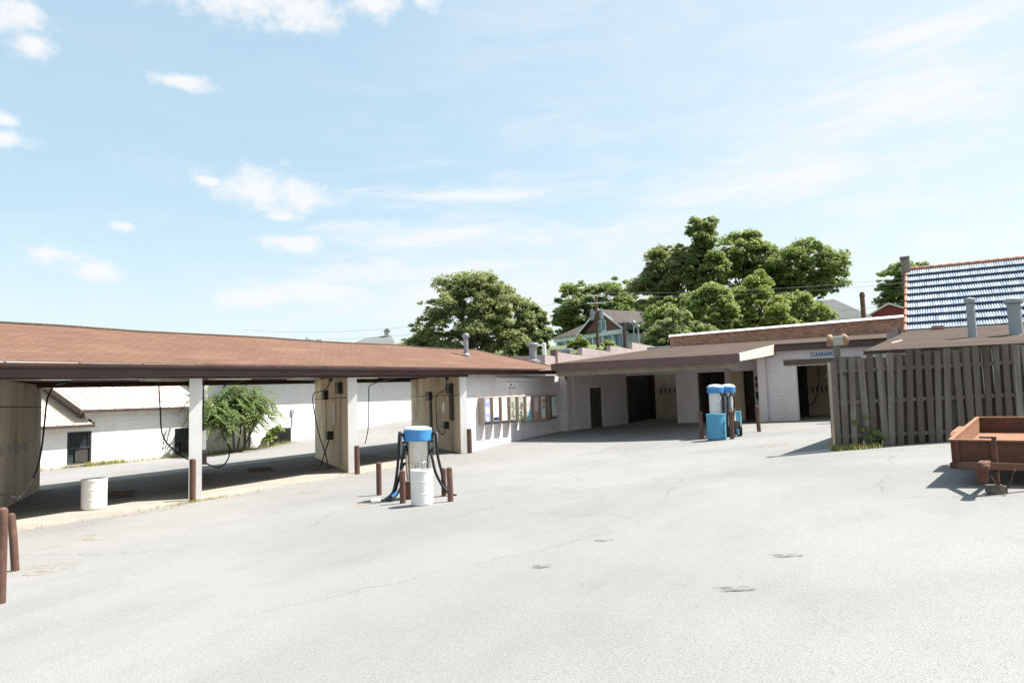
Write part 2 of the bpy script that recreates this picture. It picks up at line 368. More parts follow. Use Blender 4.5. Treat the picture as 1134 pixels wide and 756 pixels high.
M['leaf_bright'] = leafmat('bright_leaves', (0.100, 0.160, 0.035), (0.240, 0.310, 0.090))
M['leaf_sapling'] = leafmat('sapling_leaves', (.045, .085, .022), (.13, .19, .055), .35)
M['grass_dry'] = leafmat('dry_grass', (.20, .22, .06), (.42, .36, .15))
M['bark'] = worn('bark', (.10, .08, .06), .95, .3, 5, bump=.4)
M['white_label'] = worn('white_panel', (.82, .82, .80), .4, .03, 4, bump=0)
def flat(name, c, rough=.45, spec=.4): M[name] = worn(name, c, rough, .06, 5, bump=0, spec=spec)
for nm, c in dict(panel_blue=(.30, .32, .50), panel_navy=(.03, .04, .10), panel_olive=(.42, .43, .36), panel_cyan=(.30, .54, .62), panel_red=(.50, .24, .25), panel_pink=(.70, .50, .50),
                  panel_orange=(.66, .46, .34), panel_green=(.52, .72, .66), panel_brown=(.26, .17, .10), print_blue=(.03, .20, .46), dark_print=(.05, .05, .06), panel_bronze=(.30, .25, .19),
                  car_red=(.5, .02, .03), wire=(.03, .03, .03), wire_pale=(.25, .26, .27)).items(): flat(nm, c)

# ---------------------------------------------------------------- mesh helpers
class MB:
    def __init__(s): s.v = []; s.f = []; s.mi = []; s.sm = []; s.cur = 0
    def add(s, vs, fs, smooth=False):
        o = len(s.v); s.v += [tuple(map(float, p)) for p in vs]
        for f in fs:
            s.f.append([o + i for i in f]); s.mi.append(s.cur); s.sm.append(smooth)
        return s
    def mat(s, i): s.cur = i; return s
    def box(s, x0, x1, y0, y1, z0, z1):
        v = [(x0, y0, z0), (x1, y0, z0), (x1, y1, z0), (x0, y1, z0), (x0, y0, z1), (x1, y0, z1), (x1, y1, z1), (x0, y1, z1)]
        return s.add(v, [(0, 3, 2, 1), (4, 5, 6, 7), (0, 1, 5, 4), (1, 2, 6, 5), (2, 3, 7, 6), (3, 0, 4, 7)])
    def hexa(s, b, t):                              # 4 bottom + 4 top corners
        return s.add(list(b) + list(t), [(0, 3, 2, 1), (4, 5, 6, 7), (0, 1, 5, 4), (1, 2, 6, 5), (2, 3, 7, 6), (3, 0, 4, 7)])
    def wall(s, p, q, th, z0, z1, z0b=None, z1b=None):   # vertical slab from p to q, centred
        p = Vector((p[0], p[1])); q = Vector((q[0], q[1])); d = (q - p).normalized(); n = Vector((-d.y, d.x)) * th / 2
        c = [p - n, q - n, q + n, p + n]; zb = [z0, z0 if z0b is None else z0b]; zt = [z1, z1 if z1b is None else z1b]
        idx = [0, 1, 1, 0]
        return s.hexa([(c[i].x, c[i].y, zb[idx[i]]) for i in range(4)], [(c[i].x, c[i].y, zt[idx[i]]) for i in range(4)])
    def obox(s, c, ax, ay, az_):                    # centre and three half vectors
        c, ax, ay, az_ = map(Vector, (c, ax, ay, az_))
        b = [c - ax - ay - az_, c + ax - ay - az_, c + ax + ay - az_, c - ax + ay - az_]
        t = [p + 2 * az_ for p in b]
        return s.hexa(b, t)
    def bar(s, p, q, w, h, upv=(0, 0, 1)):
        p = Vector(p); q = Vector(q); d = (q - p); x = d.normalized(); u = Vector(upv); y = u.cross(x)
        if y.length < 1e-4: y = Vector((1, 0, 0)).cross(x)
        y.normalize(); z = x.cross(y)
        return s.obox((p + q) / 2, d / 2, y * w / 2, z * h / 2)
    def tube(s, pts, r, n=10, cap=True):
        pts = [Vector(p) for p in pts]; rs = r if isinstance(r, (list, tuple)) else [r] * len(pts)
        o = []; prev = None
        for i, p in enumerate(pts):
            d = (pts[min(i + 1, len(pts) - 1)] - pts[max(i - 1, 0)])
            d = d.normalized() if d.length > 1e-9 else Vector((0, 0, 1))
            if prev is None:
                a = Vector((0, 0, 1)) if abs(d.z) < .9 else Vector((1, 0, 0)); x = a.cross(d).normalized()
            else:
                x = prev - d * prev.dot(d); x = x.normalized() if x.length > 1e-6 else Vector((1, 0, 0)).cross(d).normalized()
            prev = x; y = d.cross(x)
            for k in range(n):
                t = 2 * math.pi * k / n; o.append(p + (x * math.cos(t) + y * math.sin(t)) * rs[i])
        fs = [(i * n + k, i * n + (k + 1) % n, (i + 1) * n + (k + 1) % n, (i + 1) * n + k) for i in range(len(pts) - 1) for k in range(n)]
        s.add(o, fs, True)
        if cap:
            s.add(o[:n], [tuple(range(n))[::-1]]); s.add(o[-n:], [tuple(range(n))])
        return s
    def lathe(s, prof, c=(0, 0, 0), n=28, smooth=True):
        o = []
        for r, z in prof:
            for k in range(n):
                t = 2 * math.pi * k / n; o.append((c[0] + r * math.cos(t), c[1] + r * math.sin(t), c[2] + z))
        for i in range(len(prof) - 1):
            (ra, za), (rb, zb) = prof[i], prof[i + 1]
            fs = [(i * n + k, i * n + (k + 1) % n, (i + 1) * n + (k + 1) % n, (i + 1) * n + k) for k in range(n)]
            vs = o[i * n:(i + 2) * n]
            s.add(vs, [tuple(j - i * n for j in f) for f in fs], smooth)
        if prof[0][0] > 1e-4: s.add(o[:n], [tuple(range(n))[::-1]])
        if prof[-1][0] > 1e-4: s.add(o[-n:], [tuple(range(n))])
        return s
    def build(s, name, mats, parent=None, bev=0., world=False, label=None):
        me = bpy.data.meshes.new(name)
        v = s.v
        if world and parent is not None:
            inv = parent_matrix(parent).inverted(); v = [tuple(inv @ Vector(p)) for p in v]
        me.from_pydata(v, [], s.f)
        mats = mats if isinstance(mats, (list, tuple)) else [mats]
        for mm in mats: me.materials.append(M[mm] if isinstance(mm, str) else mm)
        me.polygons.foreach_set('material_index', s.mi); me.polygons.foreach_set('use_smooth', s.sm); me.update()
        o = bpy.data.objects.new(name, me); COL.objects.link(o)
        if parent is not None: o.parent = parent
        if bev:
            b = o.modifiers.new('edge', 'BEVEL'); b.width = bev; b.segments = 2; b.limit_method = 'ANGLE'; b.angle_limit = R(40)
        if label: o['label'] = label
        return o
def parent_matrix(o):
    mm = Matrix.LocRotScale(o.location, o.rotation_euler, o.scale)
    return parent_matrix(o.parent) @ mm if o.parent else mm
def thing(name, label, cat, loc=(0, 0, 0), rz=0., group=None):
    o = bpy.data.objects.new(name, None); COL.objects.link(o); o.location = loc; o.rotation_euler = (0, 0, rz); o.empty_display_size = .3
    return tag(o, label, cat, group)
def tag(o, label=None, cat=None, group=None, kind=None):
    if label: o['label'] = label
    if cat: o['category'] = cat
    if group: o['group'] = group
    if kind: o['kind'] = kind
    return o
def dup(root, loc, rz, label, group=None):
    c = root.copy(); COL.objects.link(c); c.location = loc; c.rotation_euler = (0, 0, rz); c['label'] = label
    if group: c['group'] = group
    def rec(a, b):
        for ch in list(a.children):
            d = ch.copy(); COL.objects.link(d); d.parent = b; rec(ch, d)
    rec(root, c)
    return c
def bez(pts, n=8):                                   # Catmull-Rom through points
    P = [Vector(p) for p in pts]; P = [P[0] * 2 - P[1]] + P + [P[-1] * 2 - P[-2]]
    o = []
    for i in range(1, len(P) - 2):
        for k in range(n):
            t = k / n; a, b, c, d = P[i - 1:i + 3]
            o.append(.5 * ((2 * b) + (c - a) * t + (2 * a - 5 * b + 4 * c - d) * t * t + (3 * b - a - 3 * c + d) * t ** 3))
    o.append(P[-2]); return o
rng = random.Random(7)

# ================================================================ GROUND
def sheet(name, xs, ys, fn, mat, kind='structure'):
    XX, YY = np.meshgrid(xs, ys); ZZ = fn(XX, YY)
    nx, ny = len(xs), len(ys)
    v = np.stack([XX, YY, ZZ], -1).reshape(-1, 3)
    i = np.arange(nx * ny).reshape(ny, nx)
    f = np.stack([i[:-1, :-1], i[:-1, 1:], i[1:, 1:], i[1:, :-1]], -1).reshape(-1, 4)
    me = bpy.data.meshes.new(name); me.from_pydata(v.tolist(), [], f.tolist()); me.materials.append(M[mat])
    me.polygons.foreach_set('use_smooth', [True] * len(me.polygons)); me.update()
    o = bpy.data.objects.new(name, me); COL.objects.link(o); o['kind'] = kind
    return o
def lines(a, b, s): return np.arange(a, b + s * .5, s)
gx = np.concatenate([[-2500, -900, -400, -250], lines(-180, -60, 10), lines(-56, 40, 2), lines(50, 180, 10), [250, 400, 900, 2500]])
gy = np.concatenate([[-2500, -900, -300, -100, -50], lines(-30, 110, 2), lines(120, 220, 10), [300, 500, 1000, 2500]])
def low(X, Y):
    inside = (X > -34.5) & (X < 24.5) & (Y > -24.5) & (Y < 52.5)
    return G(X, Y) - np.where(inside, .25, .03)
sheet('ground', gx, gy, low, 'earth')
sheet('parking_lot', lines(-35, 25, .5), lines(-25, 53, .5), G, 'asphalt')
# concrete pads
def wob(Y): return .05 * np.sin(Y * 1.7) + .03 * np.sin(Y * 4.1 + 1)
p = MB()
ys = lines(-4, 22.9, .5)
vs = []
for y in ys:
    xa = -15.22 + float(wob(y)) * .4
    vs += [(-23.0, y, -.1), (-23.0, y, .035), (xa, y, .035), (xa + .04, y, -.1)]
fs = []
for i in range(len(ys) - 1):
    for k in range(3): fs.append((i * 4 + k, i * 4 + k + 1, i * 4 + k + 5, i * 4 + k + 4))
p.add(vs, fs); p.build('concrete_pad', 'pad')['kind'] = 'structure'
sheet('concrete_apron', lines(-6.0, 2.0, .5), lines(37.6, 46.5, .45), lambda X, Y: G(X, Y) + .012, 'concrete')
sheet('bay_floor', lines(-17.5, -6.5, .5), lines(40.3, 47.5, .45), lambda X, Y: G(X, Y) + .008, 'concrete')

def patch(name, cx, cy, rx, ry, rz, mat, dz=.006, n=5):
    xs = np.linspace(-rx, rx, n); ys_ = np.linspace(-ry, ry, n); ca, sa = math.cos(rz), math.sin(rz)
    b = MB(); vs = []
    for yy in ys_:
        for xx in xs:
            X = xx * ca - yy * sa; Y = xx * sa + yy * ca
            vs.append((X, Y, g(cx + X, cy + Y) - g(cx, cy) + dz))
    fs = [(j * n + i, j * n + i + 1, j * n + n + i + 1, j * n + n + i) for j in range(n - 1) for i in range(n - 1)]
    b.add(vs, fs); o = b.build(name, mat); o.location = (cx, cy, g(cx, cy)); o['kind'] = 'structure'
    return o
vr = math.pi / 2 - HEAD                              # heading helper
for cx, cy, rx, ry in [(-3.34, 6.55, .12, .09), (-3.19, 7.91, .17, .06), (-.99, 7.1, .19, .07), (-1.22, 5.85, .19, .08)]:
    patch('tar_patch', cx, cy, rx, ry, R(20), 'tar')
for cx, cy, rx, ry in [(-12.99, 7.4, .5, .35), (-3.38, 22.73, .5, .9), (-10.52, 11.92, .3, .3), (-13.6, 13.2, .35, .5), (-9.6, 25.5, .5, .6)]:
    patch('faded_paint', cx, cy, rx, ry, R(10), 'yellow_paint')
for cx, cy, rx, ry in [(-11.1, 5.6, .7, .5), (-14.9, 9.6, .3, 1.6), (-14.9, 12.2, .3, .9)]:
    patch('debris', cx, cy, rx, ry, 0, 'grit')
# drain grates in the pad
def grate(cx, cy, label):
    t = thing('drain_grate', label, 'drain', (cx, cy, .036), R(-35), 'drain grates in the wash bays')
    b = MB(); w, l = .75, .45
    b.box(-w, w, -l, -l + .05, 0, .02); b.box(-w, w, l - .05, l, 0, .02); b.box(-w, -w + .05, -l + .05, l - .05, 0, .02); b.box(w - .05, w, -l + .05, l - .05, 0, .02)
    b.build('frame', 'iron', t)
    c = MB()
    for i in range(13):
        x = -w + .1 + i * (2 * w - .2) / 12; c.box(x - .02, x + .02, -l + .05, l - .05, .002, .016)
    c.build('grid', 'rust_dark', t)
    d = MB(); d.box(-w + .05, w - .05, -l + .05, l - .05, -.0005, .0015); d.build('pit', 'black_box', t)
grate(-19.63, 16.93, 'slotted iron drain grate in the bay to the right of the white post')
grate(-18.38, 11.1, 'slotted iron drain grate behind the white drum in the left bay')

# ================================================================ LEFT WASH BAY BUILDING
def rz_(y): return .0125 * (y - 9)
EX, RX, BX = -15.05, -18.4, -21.9
bld = thing('car_wash_building', 'long low open-bay car wash with red-brown shingle hip roof and white end wall', 'car wash', (-18.4, 14, 0))
YA, YE, YR = -6.0, 32.9, 29.5
def ez(y): return 3.37 + rz_(y)
def rdz(y): return 4.45 + rz_(y)
b = MB()
n = 16; ysr = [YA + (YR - YA) * i / n for i in range(n + 1)]
T = .10
def strip(b, A, Bq):                                  # slab between two polylines (thickness T down)
    k = len(A)
    vs = [*A, *Bq, *[(x, y, z - T) for x, y, z in A], *[(x, y, z - T) for x, y, z in Bq]]
    fs = [(i, i + 1, k + i + 1, k + i) for i in range(k - 1)] + [(2 * k + i + 1, 2 * k + i, 3 * k + i, 3 * k + i + 1) for i in range(k - 1)]
    fs += [(i + 1, i, 2 * k + i, 2 * k + i + 1) for i in range(k - 1)]
    b.add(vs, fs)
eF = [(EX, y, ez(y)) for y in ysr] ; rd = [(RX, y, rdz(y) + .02 * math.sin(y * .9)) for y in ysr]; eB = [(BX, y, ez(y)) for y in ysr]
strip(b, eF, rd); strip(b, eB[::-1], rd[::-1])
rE = rd[-1]; cF = (EX, YE, ez(YE)); cB = (BX, YE, ez(YE)); a = eF[-1]; c = eB[-1]
def d_(p): return (p[0], p[1], p[2] - T)
b.add([a, cF, rE, d_(a), d_(cF), d_(rE)], [(0, 1, 2), (5, 4, 3), (1, 0, 3, 4)])
b.add([cF, cB, rE, d_(cF), d_(cB), d_(rE)], [(0, 1, 2), (5, 4, 3), (1, 0, 3, 4)])
b.add([cB, c, rE, d_(cB), d_(c), d_(rE)], [(0, 1, 2), (5, 4, 3), (1, 0, 3, 4)])
roof = b.build('roof', 'shingle_red', bld, world=True)
cap = MB()
cap.tube([(p[0], p[1], p[2] + .0) for p in rd], .045, 8)
cap.tube([rE, cF], .045, 8); cap.tube([rE, cB], .045, 8)
cap.build('ridge_cap', 'shingle_maroon', roof, world=True)
# flues in the roof
def flue(x, y, h, r, capr, parent, mat='galv', z=None):
    z0 = rdz(y) - (rdz(y) - ez(y)) * (x - RX) / (EX - RX) if z is None else z
    b = MB(); b.lathe([(r * 1.9, -.25), (r * 1.8, .06), (r * 1.1, .12), (r, .13), (r, h - .13)], (x, y, z0), 18)
    f = b.build('flue', mat, parent, world=True)
    b = MB(); b.lathe([(r * .9, h - .18), (capr, h - .15), (capr, h - .03), (capr * .9, h), (.001, h + .04)], (x, y, z0), 18)
    b.build('flue_cap', mat, f, world=True)
flue(-17.05, 26.5, 1.02, .11, .17, roof)
flue(-16.4, 32.0, .98, .20, .31, roof)
# front fascia, gutter, header beam
b = MB(); b.hexa([(EX - .12, YA, ez(YA) - .36), (EX - .04, YA, ez(YA) - .36), (EX - .04, YE, ez(YE) - .27), (EX - .12, YE, ez(YE) - .27)],
                 [(EX - .12, YA, ez(YA) - .105), (EX - .04, YA, ez(YA) - .105), (EX - .04, YE, ez(YE) - .105), (EX - .12, YE, ez(YE) - .105)])
fas = b.build('fascia', 'fascia', bld, world=True)
gt = MB()
prof = [(-.035, .0), (.075, .0), (.085, -.02), (.085, -.07), (.06, -.115), (.0, -.125), (-.035, -.12)]
k = len(prof); vs = []
for y in (YA, YE + .05):
    for px_, pz_ in prof: vs.append((EX + px_, y, ez(y) + pz_ - .02))
gt.add(vs, [(i, (i + 1) % k, k + (i + 1) % k, k + i) for i in range(k)] + [tuple(range(k))[::-1], tuple(range(k, 2 * k))])
gt.mat(1)
for i in range(26):
    y = -3 + i * 1.4; gt.box(EX + .0, EX + .095, y - .02, y + .02, ez(y) - .035, ez(y) - .012)
gut = gt.build('gutter', ['fascia', 'galv'], bld, world=True)
bm_ = MB()
bm_.hexa([(-15.80, YA, 3.02 + rz_(YA)), (-15.36, YA, 3.02 + rz_(YA)), (-15.36, 24.0, 3.02 + rz_(23)), (-15.80, 24.0, 3.02 + rz_(23))],
         [(-15.80, YA, 3.30 + rz_(YA)), (-15.36, YA, 3.30 + rz_(YA)), (-15.36, 24.0, 3.30 + rz_(23)), (-15.80, 24.0, 3.30 + rz_(23))])
bm_.build('header_beam', 'fascia', bld, world=True)
b2 = MB()
b2.hexa([(-21.75, YA, 2.98 + rz_(YA)), (-21.4, YA, 2.98 + rz_(YA)), (-21.4, 32.5, 2.98 + rz_(32)), (-21.75, 32.5, 2.98 + rz_(32))],
        [(-21.75, YA, 3.30 + rz_(YA)), (-21.4, YA, 3.30 + rz_(YA)), (-21.4, 32.5, 3.30 + rz_(32)), (-21.75, 32.5, 3.30 + rz_(32))])
b2.build('rear_beam', 'fascia', bld, world=True)
cl = MB(); cl.hexa([(-21.4, YA, 3.14 + rz_(YA)), (-15.8, YA, 3.14 + rz_(YA)), (-15.8, 22.8, 3.14 + rz_(22.8)), (-21.4, 22.8, 3.14 + rz_(22.8))],
                   [(-21.4, YA, 3.2 + rz_(YA)), (-15.8, YA, 3.2 + rz_(YA)), (-15.8, 22.8, 3.2 + rz_(22.8)), (-21.4, 22.8, 3.2 + rz_(22.8))])
ceil = cl.build('ceiling', 'soffit', bld, world=True)
sfm = MB(); sfm.hexa([(-15.36, YA, 3.10 + rz_(YA)), (EX - .125, YA, 3.10 + rz_(YA)), (EX - .125, YE - .1, 3.13 + rz_(YE)), (-15.36, YE - .1, 3.13 + rz_(YE))],
                     [(-15.36, YA, 3.13 + rz_(YA)), (EX - .125, YA, 3.13 + rz_(YA)), (EX - .125, YE - .1, 3.16 + rz_(YE)), (-15.36, YE - .1, 3.16 + rz_(YE))])
# bay dividers
DD = Vector((-5.75, 4.25, 0)); dn = DD.normalized(); nn = Vector((-.594, -.804, 0))     # nn: towards the near side
fronts = [.25, 6.05, 11.38, 17.15, 23.78]
walls = []
for i, fy in enumerate(fronts):
    L_ = 8.1 if i < 2 else 7.1
    q = Vector((-15.55, fy, 0)) + dn * L_
    zt = 3.13 + rz_(fy)
    b = MB(); b.wall((-15.55, fy), (q.x, q.y), .26, -.1, zt)
    w = b.build('divider_wall', 'divider_grey' if i < 2 else 'divider', bld, world=True)
    e = MB(); ec = Vector((-15.55, fy, 0)) - dn * .02
    e.wall((-15.55 - dn.x * .0, fy), (ec.x - dn.x * .10, ec.y - dn.y * .10), .30, -.1, zt - .02)
    e.build('wall_end', 'block_white', w, world=True)
    walls.append(w)
    tr = MB()
    for sgn in (1, -1):
        pa = Vector((-15.55, fy, 0)) + dn * .05 + nn * .135 * sgn; pb = q + nn * .135 * sgn
        tr.wall((pa.x, pa.y), (pb.x, pb.y), .012, 2.45, 2.475)
    tr.build('panel_seam', 'bay_dark', w, world=True)
# mat clips on the left divider (far face)
hw = walls[1]
for tpos in (3.6, 4.4, 5.2, 5.95):
    c0 = Vector((-15.55, 6.05, 1.5)) + dn * tpos - nn * .13
    b = MB(); b.obox(c0 - nn * .02, dn * .03, nn * .02, (0, 0, .05)); b.tube([c0 - nn * .03, c0 - nn * .07 - Vector((0, 0, .03)), c0 - nn * .05 - Vector((0, 0, .14)), c0 - nn * .03 - Vector((0, 0, .2))], [.02, .025, .02, .015], 8)
    b.build('mat_clip', 'galv', hw, world=True)
# controls on dividers
def onwall(i, tpos, z, side=1, off=.13): return Vector((-15.55, fronts[i], z)) + dn * tpos + nn * off * side
def ctl(i, tpos, z, w, h, dpt, mat, name, side=1):
    c0 = onwall(i, tpos, z, side, .13 + dpt / 2); b = MB(); b.obox(c0, dn * w / 2, nn * dpt / 2, (0, 0, h / 2)); return b.build(name, mat, walls[i], bev=.01, world=True)
def pip(i, pts, r, mat, name, side=1):
    b = MB(); b.tube([onwall(i, t_, z, side, .13 + o) for t_, z, o in pts], r, 8); return b.build(name, mat, walls[i], world=True)
ctl(3, 4.0, 2.60, .55, .36, .16, 'black_box', 'control_box'); ctl(3, 1.15, 2.80, .60, .38, .16, 'black_box', 'control_box')
pip(3, [(2.2, 2.3, .06), (2.2, 1.5, .06)], .06, 'white_trim', 'wand_tube'); pip(3, [(4.0, 2.4, .05), (3.9, 1.2, .05)], .02, 'galv', 'conduit'); pip(3, [(1.15, 2.6, .04), (1.2, .25, .04)], .02, 'galv', 'conduit')
ctl(3, 3.0, 1.12, .4, .3, .2, 'black_box', 'wand_holder')
ctl(4, 3.9, 2.45, .55, .40, .16, 'black_box', 'control_box'); ctl(4, .9, 2.72, .42, .40, .2, 'black_box', 'control_box')
ctl(4, .85, 1.95, .36, 1.1, .10, 'iron', 'meter_panel'); ctl(4, 3.8, 1.55, .30, 1.35, .05, 'iron', 'meter_panel'); pip(4, [(.85, 1.4, .05), (.85, .1, .05)], .025, 'galv', 'conduit')
ctl(4, 2.0, 1.95, .30, .45, .02, 'white_label', 'notice_plate'); ctl(4, 1.5, 1.18, .3, .3, .2, 'black_box', 'wand_holder')
pip(4, [(2.4, 1.1, .06), (2.1, 1.12, .16), (1.7, 1.14, .1)], .03, 'galv', 'wand')
ctl(2, .55, 1.45, .25, .5, .12, 'grey_paint', 'meter_panel', -1); ctl(2, .75, .95, .2, .3, .14, 'black_box', 'wand_holder', -1)
pip(2, [(.55, 3.0, .05), (.55, 1.7, .05)], .02, 'iron', 'conduit', -1)
# solid end of the building with the vending wall
b = MB(); b.box(-15.81, -15.55, 23.86, 34.0, -.3, 3.16 + rz_(23)); b.build('front_wall', 'block_mauve_y', bld, world=True, bev=.01)
b = MB(); b.box(-21.4, -15.81, 33.75, 34.0, -.3, 3.2 + rz_(23)); b.box(-21.4, -21.15, 28.9, 33.75, -.3, 3.2 + rz_(23)); b.build('rear_wall', 'block_white', bld, world=True)
b = MB(); b.box(-15.75, -15.15, 33.3, 34.05, -.3, 3.5); b.build('pilaster', 'block_mauve_y', bld, world=True, bev=.02)
sfm.build('soffit', 'soffit', bld, world=True)
b = MB(); b.box(-15.545, -15.44, 26.5, 30.4, 3.09, 3.20); lf = b.build('strip_light', 'white_trim', bld, world=True, bev=.01)
b = MB(); b.tube([(-15.41, 26.6, 3.11), (-15.41, 30.3, 3.11)], .03, 8); b.build('lamp_tube', 'diffuser', lf, world=True)
for lx, ly in [(-16.54, 8.17), (-18.16, 12.28), (-17.27, 13.8), (-18.36, 17.8), (-17.29, 19.7)]:
    zc = 3.135 + rz_(ly); b = MB(); b.box(lx - .16, lx + .16, ly - .65, ly + .65, zc - .10, zc); b.build('ceiling_light', 'diffuser', bld, world=True, bev=.015)
b = MB(); b.tube([(-15.0, 32.75, ez(32) - .1), (-15.0, 32.85, ez(32) - .3), (-15.1, 33.2, ez(32) - .45), (-15.1, 33.2, 3.1)], .05, 10); b.build('downspout', 'fascia', bld, world=True)

# hoses hanging in the bays
def hose(pts, r, label, extra=None):
    c = Vector(pts[0]); t = thing('wash_hose', label, 'hose', c, 0, 'boom hoses in the wash bays')
    b = MB(); b.tube([Vector(p) - c for p in bez(pts, 8)], r, 8); b.build('hose', 'rubber', t)
    b = MB(); b.lathe([(.07, -.02), (.07, .08), (.04, .12)], (0, 0, 0), 12); b.build('swivel', 'iron', t)
    return t
hose([(-18.9, 9.98, 3.04), (-18.1, 9.4, 2.99), (-17.55, 9.0, 2.9), (-17.2, 8.7, 2.6), (-16.93, 8.52, 2.11), (-16.6, 8.3, 1.5), (-16.33, 8.08, 1.07), (-15.9, 7.7, .76), (-15.17, 7.22, .68), (-14.6, 6.8, .75), (-16.0, 6.55, 1.0)], .02, 'black boom hose drooping against the grey wall of the leftmost bay')
hose([(-18.9, 12.6, 3.05), (-18.55, 12.42, 2.3), (-18.45, 12.45, 1.5), (-18.2, 12.75, 1.0), (-17.6, 12.9, .72), (-17.0, 12.65, .8), (-16.5, 12.25, 1.05)], .02, 'black hose hanging in a loop left of the white post')
hose([(-18.6, 15.4, 3.12), (-18.2, 14.9, 3.06), (-17.6, 14.0, 3.0), (-17.2, 13.5, 2.86)], .022, 'short black boom arm under the ceiling in front of the leafy sapling')
hose([(-16.6, 12.22, 1.2), (-16.9, 12.7, .75), (-17.3, 13.5, .55), (-17.7, 14.1, .8), (-17.8, 14.15, 1.2)], .02, 'black hose slung low to the right of the white post')
o4 = (.15, .12)
hose([(-16.59, 17.27, 3.05), (-16.8, 17.3, 2.80), (-17.9, 18.1, 2.72), (-19.2, 19.1, 2.66), (-19.4, 19.25, 2.31), (-18.3, 18.4, 1.29), (-17.0, 17.45, .5), (-16.6, 17.1, .2), (-16.9, 17.3, .1), (-17.5, 17.75, .2), (-16.6, 17.1, .9), (-16.1, 16.75, 1.28)], .02, 'black hose crossing in front of the tan divider with control boxes')
hose([(-16.0, 19.85, 3.12), (-17.0, 20.55, 3.08), (-18.6, 21.75, 3.0), (-19.0, 22.0, 2.85), (-19.1, 22.1, 2.36), (-19.5, 22.5, 1.2), (-19.9, 22.75, .5)], .02, 'black hose hanging in the bay before the far white block wall')
hose([(-16.3, 23.8, 3.12), (-16.45, 23.85, 2.7), (-17.25, 24.4, 2.48), (-17.4, 24.5, 1.94), (-17.2, 24.3, 1.1), (-16.8, 24.1, .8), (-16.5, 23.9, 1.1)], .02, 'black hose on the last tan divider beside the white end wall')

# ================================================================ VENDING CABINETS ON THE WALL
def cabinet(y, w, z0, z1, body, face, band, label, extra=None, group='vending cabinets on the white wall'):
    t = thing('vending_cabinet', label, 'vending machine', (-15.547, y, (z0 + z1) / 2), 0, group)
    h = z1 - z0; d = .30
    b = MB(); b.box(0, d, -w / 2, w / 2, -h / 2, h / 2); b.build('cabinet', body, t, bev=.012)
    f = MB(); f.box(d + .002, d + .014, -w / 2 + .04, w / 2 - .04, -h / 2 + .13, h / 2 - .05); fa = f.build('front_panel', face, t)
    s = MB(); s.box(d + .001, d + .05, -w / 2 + .03, w / 2 - .03, -h / 2 + .03, -h / 2 + .11); s.build('dispensing_tray', band, t, bev=.006)
    if extra: extra(fa, d, w, h)
    return t
def disc(fa, mat, d, y, z, r):
    b = MB(); k = 20
    b.add([(d + .018, y + r * math.cos(2 * math.pi * i / k), z + r * math.sin(2 * math.pi * i / k)) for i in range(k)] + [(d + .012, y + r * math.cos(2 * math.pi * i / k), z + r * math.sin(2 * math.pi * i / k)) for i in range(k)],
          [tuple(range(k))] + [(i, k + i, k + (i + 1) % k, (i + 1) % k) for i in range(k)]); b.build('emblem', mat, fa)
def bars(fa, mat, d, rows):
    b = MB()
    for y0, y1, z0, z1 in rows: b.box(d + .0145, d + .019, y0, y1, z0, z1)
    b.build('print', mat, fa)
def rows(n_, w, z0, z1, seed):
    r = random.Random(seed); o = []
    for i in range(n_):
        z = z1 - (z1 - z0) * (i + .5) / n_; a = r.uniform(-w / 2 + .06, -.02); o.append((a, r.uniform(.03, w / 2 - .06), z - .022, z + .022))
    return o
ex = [lambda fa, d, w, h: (disc(fa, 'white_label', d, 0, .02, .15), disc(fa, 'white_label', d, 0, -.33, .10), bars(fa, 'white_label', d, [(-.1, .1, .36, .46)])),
      lambda fa, d, w, h: bars(fa, 'panel_navy', d, [(-w / 2 + .05, w / 2 - .05, -h / 2 + .15, -h / 2 + .3)]),
      lambda fa, d, w, h: bars(fa, 'panel_pink', d, rows(5, w, -.1, .4, 3)),
      lambda fa, d, w, h: bars(fa, 'dark_print', d, rows(9, w, -.42, .35, 4)),
      lambda fa, d, w, h: bars(fa, 'dark_print', d, rows(11, w, -.42, .30, 5)),
      lambda fa, d, w, h: (bars(fa, 'panel_cyan', d, [(-w / 2 + .05, w / 2 - .05, -h / 2 + .15, -.12)]), bars(fa, 'panel_red', d, rows(3, w, .15, .4, 6))),
      lambda fa, d, w, h: (bars(fa, 'panel_red', d, [(-w / 2 + .05, w / 2 - .05, -h / 2 + .15, -.15)]), bars(fa, 'white_label', d, rows(4, w, -.05, .4, 7))),
      lambda fa, d, w, h: (bars(fa, 'print_blue', d, rows(2, w, -.05, .12, 8)), bars(fa, 'panel_orange', d, [(-w / 2 + .05, w / 2 - .05, .2, .44)]))]
spec = [('panel_bronze', 'panel_blue', 'panel_navy', 'bronze wall cabinet with violet-blue front and white round emblem, leftmost of the row'),
        ('panel_bronze', 'white_label', 'panel_navy', 'plain white-fronted bronze cabinet with navy foot beside the violet-blue one'),
        ('panel_bronze', 'white_label', 'dark_print', 'white-fronted bronze cabinet with faint pink lines, third in the row'),
        ('panel_bronze', 'panel_olive', 'dark_print', 'olive-printed bronze cabinet between a white one and another olive one'),
        ('panel_bronze', 'panel_olive', 'panel_bronze', 'olive-printed bronze cabinet just left of the white and cyan one'),
        ('panel_bronze', 'white_label', 'panel_cyan', 'bronze cabinet with white front fading to cyan at its foot'),
        ('panel_bronze', 'panel_pink', 'panel_red', 'bronze cabinet with a red and pink front'),
        ('panel_bronze', 'white_label', 'panel_orange', 'bronze cabinet with white and orange front next to the slatted brown one')]
CY = [25.25, 25.98, 26.74, 27.52, 28.30, 29.10, 29.90, 30.66]
for i, (bo, fc, bd, lb) in enumerate(spec):
    cabinet(CY[i], .52, 1.15 - .008 * i, 2.31, bo, fc, bd, lb, ex[i])
